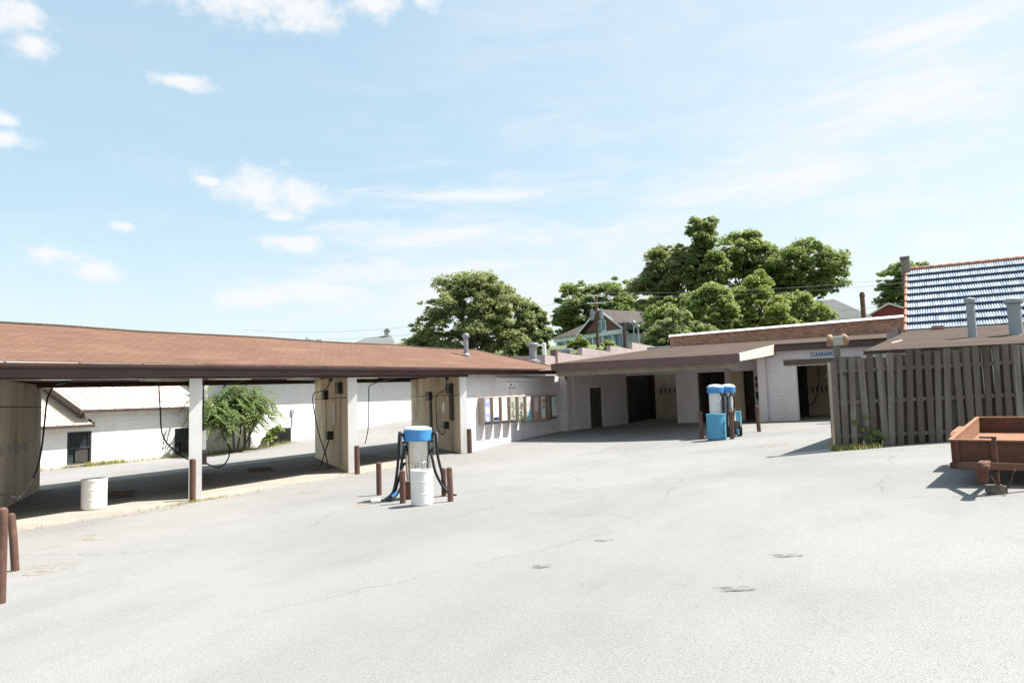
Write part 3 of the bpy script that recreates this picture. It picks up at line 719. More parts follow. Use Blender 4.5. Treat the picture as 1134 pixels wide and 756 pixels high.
cabinet(31.28, .42, 1.08, 2.29, 'panel_brown', 'panel_bronze', 'panel_brown', 'brown cabinet with a patchy grey front, second from the right of the row', lambda fa, d, w, h: bars(fa, 'panel_cyan', d, rows(4, w, -.3, .35, 11)))
cabinet(31.92, .66, 1.12, 2.30, 'dark_print', 'white_label', 'galv', 'wide dark-framed cabinet with white and pale green front at the right end', lambda fa, d, w, h: bars(fa, 'panel_green', d, [(-.12, w / 2 - .06, .05, .5)]))
sg = thing('wall_sign', 'small white notice with dark lines high on the wall above the cabinets', 'sign', (-15.545, 28.03, 2.80))
b = MB(); b.box(0, .02, -.5, .5, -.15, .15); b.build('board', 'white_label', sg, bev=.004)
b = MB()
for y0, y1, z0, z1 in [(-.22, -.02, .02, .09), (.18, .28, .03, .08), (-.36, -.12, -.10, -.05), (-.02, .16, -.10, -.05), (.22, .36, -.10, -.05)]: b.box(.021, .025, y0, y1, z0, z1)
b.build('print', 'dark_print', sg)

# ================================================================ BOLLARDS
def bollard(x, y, h, r, label, lean=(0, 0), group='brown steel bollards'):
    t = thing('bollard', label, 'bollard', (x, y, g(x, y) if x > -15.2 else .03), 0, group)
    b = MB(); b.tube([(0, 0, -.1), (lean[0] * .5, lean[1] * .5, h * .5), (lean[0], lean[1], h - .02)], r, 16); b.build('pipe', 'rust_pipe', t)
    b = MB(); b.lathe([(r * .98, -.02), (r * .9, .012), (r * .5, .03), (.001, .035)], (lean[0], lean[1], h - .01), 16); b.build('cap', 'rust_pipe', t)
    return t
bollard(-9.40, 4.29, 1.10, .054, 'tall brown bollard at the left edge of the lot, nearest the camera', (.0, .0))
bollard(-11.46, 5.42, .82, .053, 'brown bollard leaning left behind the nearest one at the left edge', (-.06, -.05))
bollard(-9.52, 12.08, .70, .065, 'brown bollard just left of the white drum by the steel vacuum')
bollard(-8.37, 12.25, .70, .065, 'brown bollard standing right of the white drum by the steel vacuum', (-.04, .03))
bollard(-11.2, 13.29, .78, .065, 'brown bollard at the far left of the steel vacuum by the fallen hose')
bollard(-9.2, 13.2, .62, .06, 'brown bollard mostly hidden behind the white drum')
bollard(-6.77, 27.72, 1.08, .085, 'brown bollard left of the blue drum at the twin vacuum')
bollard(-5.42, 26.92, 1.05, .085, 'brown bollard right of the blue drum in front of the twin vacuum', (.0, .0))
bollard(-5.0, 30.4, 1.08, .085, 'brown bollard behind and right of the twin vacuum', (-.05, .02))
bollard(-15.2, 11.05, 1.0, .075, 'short brown bollard against the white post with the meter', group='brown bollards at the wall ends')
bollard(-15.2, 16.98, .86, .085, 'short brown bollard at the end of the tan divider with control boxes', group='brown bollards at the wall ends')
bollard(-15.2, 23.7, 1.02, .10, 'short brown bollard where the bays meet the white vending wall', group='brown bollards at the wall ends')

# ================================================================ DRUMS
def drum_prof(r, h, k=1.012): return [(r * .90, 0), (r * .97, .02), (r, .05), (r, h * .30), (r * k, h * .32), (r * k, h * .345), (r, h * .365), (r, h * .63), (r * k, h * .65), (r * k, h * .675), (r, h * .695), (r, h - .07), (r * 1.02, h - .06), (r * 1.03, h - .01), (r * .99, h), (r * .93, h), (r * .92, h - .08), (r * .9, .06), (.001, .05)]
def drum(x, y, z, r, h, mat, label):
    t = thing('drum', label, 'trash drum', (x, y, z), rng.uniform(0, 3))
    b = MB(); b.lathe(drum_prof(r, h), (0, 0, 0), 32); b.build('barrel', mat, t)
    return t
drum(-16.39, 9.35, .036, .265, .70, 'white_drum', 'white plastic drum standing at the edge of the left wash bay')
drum(-8.80, 11.82, g(-8.8, 11.82), .235, .74, 'white_drum', 'white plastic drum standing in front of the steel vacuum')
drum(-6.0, 26.95, g(-6, 26.95), .36, 1.0, 'blue_drum', 'light blue plastic drum in front of the twin vacuum')
drum(-5.80, 29.5, g(-5.8, 29.5), .27, .95, 'blue_drum', 'light blue drum behind the twin vacuum, only its right half showing')

# ================================================================ VACUUMS
def hose_part(pts, parent, r=.032, name='hose'):
    b = MB(); b.tube(bez(pts, 7), r, 10); return b.build(name, 'rubber', parent)
def vac(loc, rz, label, right_drop=True):
    t = thing('vacuum_station', label, 'vacuum', loc, rz)
    b = MB(); b.box(-.32, .32, -.28, .28, -.1, .36); b.build('pedestal', 'rust_dark', t, bev=.015)
    b = MB(); b.lathe([(.29, .36), (.297, .38), (.297, .80), (.304, .805), (.304, .825), (.297, .83), (.297, 1.34)], (0, 0, 0), 36); b.build('cylinder', 'steel', t)
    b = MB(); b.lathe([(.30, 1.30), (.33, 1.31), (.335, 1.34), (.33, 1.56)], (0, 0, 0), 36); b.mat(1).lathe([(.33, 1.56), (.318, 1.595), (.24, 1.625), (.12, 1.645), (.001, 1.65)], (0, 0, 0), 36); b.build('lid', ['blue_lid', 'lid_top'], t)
    for s in (-1, 1):
        b = MB(); b.box(s * .41 - .05, s * .41 + .05, -.12, .04, .98, 1.48); hb = b.build('hose_holder', 'grey_paint', t, bev=.012)
        c = MB(); c.bar((s * .27, 0, 1.28), (s * .38, -.02, 1.28), .04, .04); c.tube([(s * .41, -.04, 1.48), (s * .41, -.04, 1.53)], .045, 10); c.build('bracket', 'iron', hb)
    return t
v1 = vac((-9.75, 12.98, g(-9.75, 12.98)), R(36.9), 'steel vacuum station with blue lid and black hoses behind a white drum')
hose_part([(-.30, -.05, 1.32), (-.34, -.1, 1.46), (-.42, -.14, 1.44), (-.45, -.16, 1.0), (-.50, -.2, .55), (-.58, -.28, .2), (-.74, -.36, .06), (-.86, -.42, .04)], v1)
hose_part([(-.28, -.1, 1.2), (-.33, -.16, 1.05), (-.40, -.2, .7), (-.36, -.22, .42), (-.48, -.3, .16), (-.62, -.40, .05), (-.74, -.34, .04)], v1)
hose_part([(-.27, .1, .8), (-.36, .05, .74), (-.46, -.05, .45), (-.56, -.15, .15), (-.70, -.22, .05)], v1)
hose_part([(.30, -.05, 1.32), (.34, -.1, 1.46), (.41, -.14, 1.44), (.44, -.16, 1.0), (.52, -.18, .6), (.60, -.22, .26), (.72, -.3, .08), (.84, -.38, .05)], v1)
hose_part([(.27, -.12, 1.1), (.32, -.2, .9), (.38, -.24, .6), (.52, -.26, .3), (.7, -.32, .08), (.78, -.3, .05)], v1)
b = MB(); b.tube([(-.86, -.42, .04), (-.96, -.45, .05), (-1.06, -.48, .04)], [.035, .045, .03], 10); b.build('nozzle', 'white_label', v1)
b = MB(); b.tube([(-.50, -.30, .17), (-.60, -.36, .09)], .037, 10); b.build('nozzle', 'print_blue', v1)

v3 = vac((-12.05, 4.55, g(-12.05, 4.55)), R(20), 'vacuum station beyond the left edge, only its hanging black hose in view')
hose_part([(.30, -.05, 1.32), (.36, -.1, 1.46), (.48, -.1, 1.42), (.62, -.08, 1.1), (.80, -.02, .8), (.88, .02, .5), (.86, .0, .2), (.7, -.1, .05)], v3, .04)

def vac2(loc, rz):
    t = thing('vacuum_station', 'twin white vacuum station with two blue lids beside a light blue drum', 'vacuum', loc, rz)
    b = MB(); b.box(-.38, .5, -.3, .75, -.1, .42); b.build('pedestal', 'rust_dark', t, bev=.015)
    for cx, cy in ((-.17, 0), (.30, .42)):
        b = MB(); b.lathe([(.26, .42), (.265, .44), (.265, 1.05), (.275, 1.06), (.275, 1.08), (.265, 1.09), (.265, 1.80)], (cx, cy, 0), 32); b.build('cylinder', 'cyl_white', t)
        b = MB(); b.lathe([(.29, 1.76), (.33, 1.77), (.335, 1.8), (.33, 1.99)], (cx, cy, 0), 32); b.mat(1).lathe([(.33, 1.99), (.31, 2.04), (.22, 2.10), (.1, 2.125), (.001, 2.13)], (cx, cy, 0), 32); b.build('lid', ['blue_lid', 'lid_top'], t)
    b = MB(); b.box(.08, .20, -.16, .08, 1.0, 1.65); hb = b.build('hose_holder', 'galv', t, bev=.012)
    b = MB()
    for z in (1.1, 1.25, 1.4, 1.55): b.lathe([(.03, 0), (.03, .05), (.015, .06)], (.14, -.18, z), 8)
    b.build('valve', 'iron', hb)
    b = MB(); b.box(.30, .40, -.12, .04, .95, 1.6); b.build('hose_holder', 'galv', t, bev=.012)
    for k_, x in enumerate((.05, .22, .46)):
        hose_part([(x - .1, -.1, 1.60), (x, -.2, 1.74), (x + .06, -.24, 1.5), (x + .04, -.26, 1.0), (x + .0, -.28, .5), (x + .1, -.34, .12), (x + .28, -.4, .05)], t, .036)
    b = MB(); b.box(-.02, .12, -.36, -.31, .55, .85); b.build('coin_box', 'white_label', t, bev=.01)
    return t
vac2((-6.1, 28.35, g(-6.1, 28.35)), R(13))
hc = thing('hand_truck', 'brown wheeled hand truck parked behind the twin vacuum', 'hand truck', (-5.52, 28.3, g(-5.52, 28.3)), R(10))
b = MB(); b.box(-.16, .16, -.1, .22, .30, .62); b.build('box', 'lintel', hc, bev=.01)
for sgn in (-1, 1):
    b = MB(); pts = [(sgn * .17, .22 * math.cos(2 * math.pi * i / 20), .26 + .20 * math.sin(2 * math.pi * i / 20)) for i in range(21)]; b.tube(pts, .055, 8, False); w = b.build('wheel', 'rubber', hc)
    b = MB(); b.tube([(sgn * .14, 0, .26), (sgn * .20, 0, .26)], .11, 14); b.build('rim', 'galv', w)
b = MB(); b.tube([(-.14, .2, .3), (-.14, .26, 1.1), (.14, .26, 1.1), (.14, .2, .3)], .02, 8); b.build('handle', 'iron', hc)

# ================================================================ CANOPY BUILDING
cb = thing('wash_building', 'deep brown canopy and mauve block wash bays with a red brick parapet above', 'car wash', (-7, 38, .5))
SL = .088
def cz(y): return 3.80 + SL * (y - 29.2)
def slab(b, poly, zt, th):
    k = len(poly); b.add([(x, y, zt(y)) for x, y in poly] + [(x, y, zt(y) - th) for x, y in poly], [tuple(range(k)), tuple(range(2 * k - 1, k - 1, -1))] + [(i, k + i, k + (i + 1) % k, (i + 1) % k) for i in range(k)])
b = MB(); slab(b, [(-13.95, 29.2), (-5.45, 29.2), (-5.45, 38.95), (1.2, 38.95), (1.2, 48.75), (-13.95, 48.75)], cz, .09); cr = b.build('roof', 'shingle_maroon', cb, world=True)
b = MB(); b.box(-14.0, -5.4, 29.10, 29.19, 3.46, 3.79); b.build('fascia', 'fascia_maroon', cb, world=True, bev=.01)
b = MB(); b.box(-13.9, -5.6, 29.45, 29.75, 3.20, 3.62); b.build('header_beam', 'beam_tan', cb, world=True, bev=.01)
b = MB(); b.hexa([(-5.44, 29.15, 3.48), (-5.38, 29.15, 3.48), (-5.38, 39.3, 4.12), (-5.44, 39.3, 4.12)], [(-5.44, 29.15, 3.80), (-5.38, 29.15, 3.80), (-5.38, 39.3, cz(39.3) - .02), (-5.44, 39.3, cz(39.3) - .02)]); b.build('rake_board', 'tan_board', cb, world=True)
b = MB(); b.hexa([(-14.0, 29.15, 3.45), (-13.96, 29.15, 3.45), (-13.96, 40, 4.1), (-14.0, 40, 4.1)], [(-14.0, 29.15, 3.79), (-13.96, 29.15, 3.79), (-13.96, 40, cz(40) - .02), (-14.0, 40, cz(40) - .02)]); b.build('rake_board', 'fascia_maroon', cb, world=True)
b = MB(); slab(b, [(-15.2, 29.8), (-5.5, 29.8), (-5.5, 40.4), (-15.2, 40.4)], lambda y: 3.56 + .05 * (y - 29.8), .04); b.build('soffit', 'tan_board', cb, world=True)
b = MB(); b.box(-6.12, -5.94, 29.52, 29.70, .2, 3.2); b.build('post', 'lintel', cb, world=True, bev=.01)
b = MB(); b.box(-5.38, 1.3, 38.80, 38.93, 4.27, 4.56); b.build('eave_fascia', 'fascia', cb, world=True)
# recess wall with the dark door
pA = Vector((-15.2, 34.1)); pB = Vector((-14.45, 40.5)); dv = (pB - pA).normalized(); wl_ = (pB - pA).length
def along(s): q = pA + dv * s; return (q.x, q.y)
def hd_s(px):                                        # distance along the wall, from its bearing
    return px
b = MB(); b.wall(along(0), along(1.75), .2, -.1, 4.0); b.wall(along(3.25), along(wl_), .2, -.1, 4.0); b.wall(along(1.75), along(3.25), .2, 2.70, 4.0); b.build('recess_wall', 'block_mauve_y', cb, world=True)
b = MB(); b.wall(along(1.76), along(3.24), .08, .2, 2.69); dr = b.build('door', 'bay_dark', cb, world=True)
b = MB()
for s0, s1, z0, z1 in ((1.62, 1.76, .2, 2.82), (3.24, 3.38, .2, 2.82), (1.76, 3.24, 2.70, 2.82)): b.wall(along(s0), along(s1), .26, z0, z1)
b.build('door_frame', 'block_mauve_y', dr, world=True)
b = MB(); q = Vector((*along(3.1), 1.45)); b.lathe([(.001, 0), (.035, .02), (.035, .05), (.001, .07)], (q.x + .1, q.y - .02, q.z), 10); b.build('handle', 'galv', dr, world=True)
# bay front at Y = 40.5
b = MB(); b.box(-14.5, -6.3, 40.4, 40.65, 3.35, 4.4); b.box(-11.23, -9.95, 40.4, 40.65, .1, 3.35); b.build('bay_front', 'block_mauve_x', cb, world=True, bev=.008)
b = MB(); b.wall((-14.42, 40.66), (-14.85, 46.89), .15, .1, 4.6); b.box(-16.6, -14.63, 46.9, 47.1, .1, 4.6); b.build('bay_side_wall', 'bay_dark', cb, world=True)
b = MB(); b.box(-14.72, -14.52, 46.6, 46.85, .1, 3.6); b.build('bay_post', 'wood_trim', cb, world=True)
b = MB(); b.box(-14.62, -11.2, 46.9, 47.1, .1, 4.6); w1 = b.build('bay_rear_wall', 'bay_tan', cb, world=True)
def clips(parent, xs_, y, z):
    for x in xs_:
        b = MB(); b.tube([(x, y, z), (x, y - .12, z - .08), (x, y - .08, z - .28), (x, y - .04, z - .42)], [.03, .04, .035, .02], 8); b.build('mat_clip', 'iron', parent, world=True)
clips(w1, [-14.1, -13.77, -13.44, -13.1], 46.88, 2.55)
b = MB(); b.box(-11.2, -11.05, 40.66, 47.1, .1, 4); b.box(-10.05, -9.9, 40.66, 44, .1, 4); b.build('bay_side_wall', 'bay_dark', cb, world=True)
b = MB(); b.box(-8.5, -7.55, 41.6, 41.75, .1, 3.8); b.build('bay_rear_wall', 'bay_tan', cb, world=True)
b = MB(); b.box(-10.2, -8.51, 43.5, 43.7, .1, 3.8); b.box(-8.6, -6.32, 42.2, 42.4, .1, 4.2); b.build('bay_side_wall', 'bay_dark', cb, world=True)  # dark panels paint the gloom inside the second bay
b = MB(); b.box(-6.72, -6.32, 40.1, 40.39, .1, 3.35); pl = b.build('control_pillar', 'block_white', cb, world=True, bev=.01)
for z0, z1 in ((2.75, 3.0), (2.4, 2.65), (1.75, 2.15)):
    b = MB(); b.box(-6.64, -6.44, 40.0, 40.09, z0, z1); b.build('control_box', 'black_box', pl, world=True)
b = MB(); b.box(-6.3, -5.9, 38.75, 39.55, .1, 4.25); b.build('corner_column', 'block_mauve_x', cb, world=True, bev=.015)
# clearance wall
OX0, OX1 = -4.42, -1.55
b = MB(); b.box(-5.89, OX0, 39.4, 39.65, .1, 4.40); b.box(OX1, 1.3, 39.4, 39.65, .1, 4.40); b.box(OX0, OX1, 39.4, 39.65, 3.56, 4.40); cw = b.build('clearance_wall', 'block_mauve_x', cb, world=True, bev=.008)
b = MB(); b.box(-5.0, -1.3, 39.28, 39.39, 3.52, 3.80); b.build('lintel', 'lintel', cw, world=True, bev=.01)
b = MB(); b.box(OX0 + .02, OX1 - .02, 39.33, 39.39, 3.46, 3.51); b.box(OX0 + .0, OX0 + .06, 39.33, 39.39, .2, 3.45); b.build('opening_trim', 'tan_board', cw, world=True)
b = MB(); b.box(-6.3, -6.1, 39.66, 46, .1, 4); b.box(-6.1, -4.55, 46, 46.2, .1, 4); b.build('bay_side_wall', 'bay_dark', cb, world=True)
b = MB(); b.box(-4.54, -3.25, 46, 46.2, .1, 4.); w3 = b.build('bay_rear_wall', 'bay_tan', cb, world=True)
clips(w3, [-4.25, -4.0, -3.75, -3.5], 45.98, 2.35)
b = MB(); b.box(-3.24, -2.98, 45.7, 46.2, .1, 4); b.box(-.9, -.7, 39.66, 46.2, .1, 4); b.build('bay_post', 'wood_trim', cb, world=True)
b = MB(); b.tube(bez([(-3.7, 43, 3.55), (-3.6, 43, 3.2), (-3.7, 43, 2.2), (-4.0, 43, 1.4), (-4.3, 43, 1.3), (-4.6, 43, 1.7)], 7), .025, 8); b.build('bay_hose', 'rubber', cb, world=True)
# lettering
cu = bpy.data.curves.new('lettering', 'FONT'); cu.body = 'CLEARANCE'; cu.size = .265; cu.extrude = .006; cu.offset = .014; cu.space_character = 1.12
tmp = bpy.data.objects.new('tmp_text', cu); COL.objects.link(tmp)
bpy.context.view_layer.update()
lm = bpy.data.meshes.new_from_object(tmp.evaluated_get(bpy.context.evaluated_depsgraph_get())); bpy.data.objects.remove(tmp)
lm.materials.clear(); lm.materials.append(M['print_blue'])
xsL = [v.co.x for v in lm.vertices]; wL = max(xsL) - min(xsL)
rotm = Matrix.Rotation(R(90), 4, 'X')
for v in lm.vertices: v.co.x *= 1.28 / wL
lm.transform(rotm)
lo = bpy.data.objects.new('lettering', lm); COL.objects.link(lo); lo.parent = cw; lo.location = Vector((-3.68, 39.39, 3.93)) - cb.location; lo['label'] = 'blue painted word CLEARANCE'
# brick parapet
b = MB(); b.box(-13.83, 1.6, 48.8, 49.1, 4.0, 6.32); br_ = b.build('parapet', 'brick', cb, world=True)
b = MB(); b.hexa([(-13.9, 48.70, 6.25), (1.65, 48.70, 6.46), (1.65, 49.2, 6.46), (-13.9, 49.2, 6.25)], [(-13.9, 48.88, 6.39), (1.65, 48.88, 6.62), (1.65, 49.16, 6.62), (-13.9, 49.16, 6.39)]); b.build('coping', 'coping', br_, world=True)
b = MB(); b.hexa([(-13.83, 48.802, 6.3), (1.6, 48.802, 6.3), (1.6, 49.098, 6.3), (-13.83, 49.098, 6.3)], [(-13.83, 48.802, 6.31), (1.6, 48.802, 6.49), (1.6, 49.098, 6.49), (-13.83, 49.098, 6.31)]); b.build('brick_course', 'brick', br_, world=True)
# sloped pink kerb pieces on the roof's right end
b = MB(); b.hexa([(.25, 36.0, 4.2), (.45, 36.0, 4.2), (.75, 39.5, 4.3), (.55, 39.5, 4.3)], [(.25, 36.0, 4.95), (.45, 36.0, 4.95), (.75, 39.5, 4.45), (.55, 39.5, 4.45)])
b.box(-.05, .24, 36.0, 36.25, 4.2, 4.75); b.build('parapet_step', 'pink', cb, world=True, bev=.01)

# pink stepped parapet building beyond the left bays
pk = thing('pink_building', 'pink stucco building with a stepped parapet rising behind the canopy roof', 'building', (-20, 45, 0))
b = MB()
st = [(34.6, 36.2, 4.6), (36.2, 40.0, 4.80), (40.0, 45.0, 5.26), (45.0, 49.7, 5.62), (49.7, 56, 6.1)]
for y0, y1, z in st:
    b.hexa([(-17.3, y0, 0), (-17.0, y0, 0), (-17.0, y1, 0), (-17.3, y1, 0)], [(-17.3, y0, z), (-17.0, y0, z), (-17.0, y1, z - .05), (-17.3, y1, z - .05)])
b.box(-21.5, -17.3, 34.6, 34.9, 0, 4.6); b.build('wall', 'pink', pk, world=True)
b = MB(); b.box(-17.33, -16.96, 36.0, 36.25, 3.0, 4.95); b.build('parapet_end', 'fascia_maroon', pk, world=True)
b = MB(); b.box(-21.4, -17.35, 34.95, 56, 4.2, 4.3); rf = b.build('roof', 'shingle_pale', pk, world=True)
flue(-18.5, 37.6, 1.2, .12, .12, rf, 'white_trim', 4.3); flue(-19.5, 43.0, 1.15, .3, .55, rf, 'galv', 4.3)
b = MB(); b.box(-16.3, -14.2, 51, 52.2, 5.2, 5.75); b.build('rooftop_unit', 'galv', rf, world=True, bev=.05)

# ================================================================ FENCE, LAMP POST
fa_, fb_ = Vector((-1.32, 19.35)), Vector((9.5, 23.55)); fd = (fb_ - fa_).normalized(); fn_ = Vector((fd.y, -fd.x))       # towards camera
fen = thing('wooden_fence', 'tall weathered grey board fence running right behind the rusty trailer', 'fence', (fa_.x, fa_.y, g(*fa_)))
def fpt(s, o=0.): q = fa_ + fd * s + fn_ * o; return q
b = MB(); s = -.03; r2 = random.Random(3); bk = MB()
while s < 11.3:
    w = r2.uniform(.135, .155); q = fpt(s + w / 2, .045); gz_ = g(q.x, q.y); top = gz_ + 2.30 + r2.choice([r2.uniform(-.04, .04), r2.uniform(-.09, .07)]); ln = r2.uniform(-.035, .02) - .004
    bot = gz_ + r2.uniform(-.03, .03)
    b.obox((q.x + fd.x * ln, q.y + fd.y * ln, (top + bot) / 2), Vector((fd.x, fd.y, r2.uniform(-.02, .02))) * w / 2, Vector((fn_.x, fn_.y, 0)) * .011, Vector((-fd.x * ln * 1.5 + fn_.x * r2.uniform(-.006, .012), -fd.y * ln * 1.5, (top - bot) / 2)))
    q = fpt(s + w / 2 + .108, -.10 - .024 * (int(s * 7) % 2)); top = gz_ + 2.28 + r2.uniform(-.05, .04)
    bk.obox((q.x, q.y, (top + gz_) / 2), Vector((fd.x, fd.y, 0)) * .108, Vector((fn_.x, fn_.y, 0)) * .011, Vector((0, 0, (top - gz_) / 2)))
    s += w + r2.uniform(.055, .10)
b.build('front_boards', 'fence', fen, world=True); bk.build('rear_boards', 'fence', fen, world=True)
for hz_ in (.35, 1.2, 2.0):
    b = MB(); p0 = fpt(0., -.027); p1 = fpt(11.3, -.027); b.bar((p0.x, p0.y, g(*p0) + hz_), (p1.x, p1.y, g(*p1) + hz_), .10, .09); b.build('rail', 'fence', fen, world=True)
for s in (1.6, 4.0, 6.4, 8.8, 11.2):
    q = fpt(s, -.21); b = MB(); b.box(q.x - .045, q.x + .045, q.y - .045, q.y + .045, 0, g(q.x, q.y) + 2.2); b.build('post', 'post_wood', fen, world=True)
fb2 = MB(); a2 = fpt(.0, -.33); e2 = Vector((-.78, 24.6)); d2 = (e2 - a2).normalized(); L2 = (e2 - a2).length; n2 = Vector((d2.y, -d2.x)); s = 0.
fr2 = thing('wooden_fence', 'side return of the grey board fence running back behind the lamp post', 'fence', (a2.x, a2.y, g(*a2)))
while s < L2:
    q = a2 + d2 * (s + .07); fb2.obox((q.x, q.y, g(*q) + 1.13), Vector((d2.x, d2.y, 0)) * .07, Vector((n2.x, n2.y, 0)) * .011, Vector((0, 0, 1.13 + r2.uniform(-.02, .02)))); s += .147
fb2.build('boards', 'fence', fr2, world=True)
b = MB(); b.bar((a2.x - n2.x * .04, a2.y - n2.y * .04, g(*a2) + 1.9), (e2.x - n2.x * .04, e2.y - n2.y * .04, g(*e2) + 1.9), .04, .09); b.build('rail', 'fence', fr2, world=True)
lq = fpt(.24, -.24)
lp = thing('lamp_post', 'grey wooden post topped by a rusty double lamp at the end of the board fence', 'lamp post', (lq.x, lq.y, g(*lq)), math.atan2(fd.y, fd.x))
b = MB(); b.box(-.065, .065, -.065, .065, -.2, 2.72); b.build('post', 'post_wood', lp, bev=.01)
b = MB(); b.box(-.13, .13, -.16, .02, 2.66, 2.90); b.build('lamp_head', 'lamp_glass', lp, bev=.02)
for sgn in (-1, 1):
    b = MB(); k = 18
    pts = [(sgn * .10, -.05, 2.80), (sgn * .13, -.05, 2.80), (sgn * .20, -.03, 2.805), (sgn * .235, -.02, 2.81)]
    b.tube(pts, [.10, .155, .16, .13], 18); b.build('lamp_housing', 'lamp_rust', lp)

# ================================================================ TRAILER
ta = Vector((.194, .981)).normalized(); tp = Vector((ta.y, -ta.x))
tr0 = Vector((.70, 11.92)); TW, TL = 1.42, 3.3
tro = thing('utility_trailer', 'rusty brown box trailer with its tongue resting on a block before the fence', 'trailer', (tr0.x, tr0.y, g(*tr0)), math.atan2(tp.y, tp.x))
gz0 = g(*tr0)
# local axes: x to the right, y to the rear; heights follow the tilt (tongue down)
def tz(y): return .39 + .055 * y
def tilted(b, x0, x1, y0, y1, h0, h1):
    b.hexa([(x0, y0, tz(y0) + h0), (x1, y0, tz(y0) + h0), (x1, y1, tz(y1) + h0), (x0, y1, tz(y1) + h0)], [(x0, y0, tz(y0) + h1), (x1, y0, tz(y0) + h1), (x1, y1, tz(y1) + h1), (x0, y1, tz(y1) + h1)])
b = MB(); tilted(b, .03, TW - .03, .03, TL - .03, -.04, -.002); b.build('bed_floor', 'rust_sunlit', tro)
b = MB(); tilted(b, 0, TW, 0, .03, -.06, .25); b.build('front_board', 'rust', tro, bev=.004)
b = MB(); tilted(b, 0, .03, .031, TL - .031, -.06, .25); b.build('side_board', 'rust_sunlit', tro, bev=.004)
b = MB(); tilted(b, TW - .03, TW, .031, TL - .031, -.06, .25); b.build('side_board', 'rust', tro, bev=.004)
b = MB(); tilted(b, 0, TW, TL - .03, TL, -.06, .25); b.build('tailgate', 'rust', tro, bev=.004)
b = MB(); tilted(b, -.025, TW + .025, -.025, .035, .252, .275); tilted(b, -.025, .035, .036, TL - .036, .252, .275); tilted(b, TW - .035, TW + .025, .036, TL - .036, .252, .275); tilted(b, -.025, TW + .025, TL - .035, TL + .025, .252, .275); b.build('top_rim', 'rust_sunlit', tro)
b = MB()
for x in (.06, .48, .94, TW - .1): tilted(b, x, x + .045, -.03, -.001, -.06, .25)
b.build('stake', 'rust', tro)
b = MB(); tilted(b, -.02, TW + .02, -.06, .02, -.14, -.062); tilted(b, 0, .06, .02, TL, -.14, -.062); tilted(b, TW - .06, TW, .02, TL, -.14, -.062); b.build('frame', 'rust_dark', tro)
for sgn, x0 in ((-1, -.26), (1, TW + .02)):
    b = MB(); tilted(b, x0, x0 + .24, 2.05, 2.95, .10, .14); tilted(b, x0, x0 + .24, 1.92, 1.96, -.12, .10); tilted(b, x0, x0 + .24, 3.04, 3.08, -.12, .10)
    b.hexa([(x0, 1.92, tz(1.92) + .10), (x0 + .24, 1.92, tz(1.92) + .10), (x0 + .24, 2.05, tz(2.05) + .10), (x0, 2.05, tz(2.05) + .10)], [(x0, 1.95, tz(1.95) + .101), (x0 + .24, 1.95, tz(1.95) + .101), (x0 + .24, 2.05, tz(2.05) + .139), (x0, 2.05, tz(2.05) + .139)])
    tilted(b, x0 if sgn < 0 else x0 + .22, (x0 if sgn < 0 else x0 + .22) + .02, 1.96, 3.04, -.08, .10)
    b.build('fender', 'rust_sunlit', tro)
    cx = x0 + .12; zc = .31
    pts = [(cx, 2.5 + .235 * math.cos(2 * math.pi * i / 24), zc + .235 * math.sin(2 * math.pi * i / 24)) for i in range(25)]
    b = MB(); b.tube(pts, .085, 10, False); w = b.build('tyre', 'rubber', tro)
    b = MB(); b.tube([(cx - .07, 2.5, zc), (cx + .07, 2.5, zc)], .16, 18); b.build('rim', 'rust_dark', w)
b = MB(); b.tube([(-.2, 2.5, .31), (TW + .2, 2.5, .31)], .03, 8); b.build('axle', 'rust_dark', tro)
hx, hy, hz = TW / 2 - .21, -1.0, .40
b = MB(); b.bar((.04, .05, tz(0) - .10), (hx, hy, hz), .06, .085); b.bar((TW - .04, .05, tz(0) - .10), (hx, hy, hz), .06, .085); b.bar((hx, .1, tz(0) - .10), (hx, hy + .15, hz), .05, .07); b.build('tongue', 'rust', tro)
b = MB(); b.box(hx - .06, hx + .06, hy - .22, hy + .10, hz - .02, hz + .06); b.lathe([(.07, 0), (.075, .05), (.05, .09), (.001, .10)], (hx, hy - .24, hz - .03), 14); b.build('coupler', 'rust', tro, bev=.012)
b = MB(); b.box(hx - .10, hx + .02, hy - .02, hy + .14, hz - .22, hz - .03); b.build('latch_box', 'rust', tro, bev=.015)
b = MB(); b.tube([(hx + .10, hy + .22, .10), (hx + .10, hy + .22, .74)], .028, 10); b.tube([(hx - .06, hy + .22, .75), (hx + .13, hy + .22, .75)], .014, 8); b.build('jack', 'rust', tro)
b = MB(); ch = []
for i in range(15):
    t_ = i / 14; p_ = Vector((hx + .06 + .24 * t_, hy + .02 + .1 * t_, .26 - .22 * math.sin(math.pi * min(1, t_ * 1.02)) + .08 * t_)); ch.append(p_)
for i in range(14):
    a_, c_ = ch[i], ch[i + 1]; mid = (a_ + c_) / 2; dd_ = (c_ - a_) * .75; sd_ = Vector((0, 0, 1)).cross(dd_).normalized() * .02 if i % 2 else Vector((0, .02, 0))
    b.tube([mid - dd_, mid - dd_ * .5 + sd_, mid + dd_ * .5 + sd_, mid + dd_, mid + dd_ * .5 - sd_, mid - dd_ * .5 - sd_, mid - dd_], .006, 6)
b.build('chain', 'rust_dark', tro)
jb = tro.location; jq = Matrix.Rotation(tro.rotation_euler.z, 3, 'Z') @ Vector((hx + .08, hy + .2, 0)) + Vector((jb.x, jb.y, 0))
jt = thing('wooden_block', 'small rusty block on the asphalt under the trailer jack', 'block', (jq.x, jq.y, g(jq.x, jq.y)), R(20))
b = MB(); b.box(-.10, .10, -.09, .09, 0, .11); b.build('block', 'post_wood', jt, bev=.012)

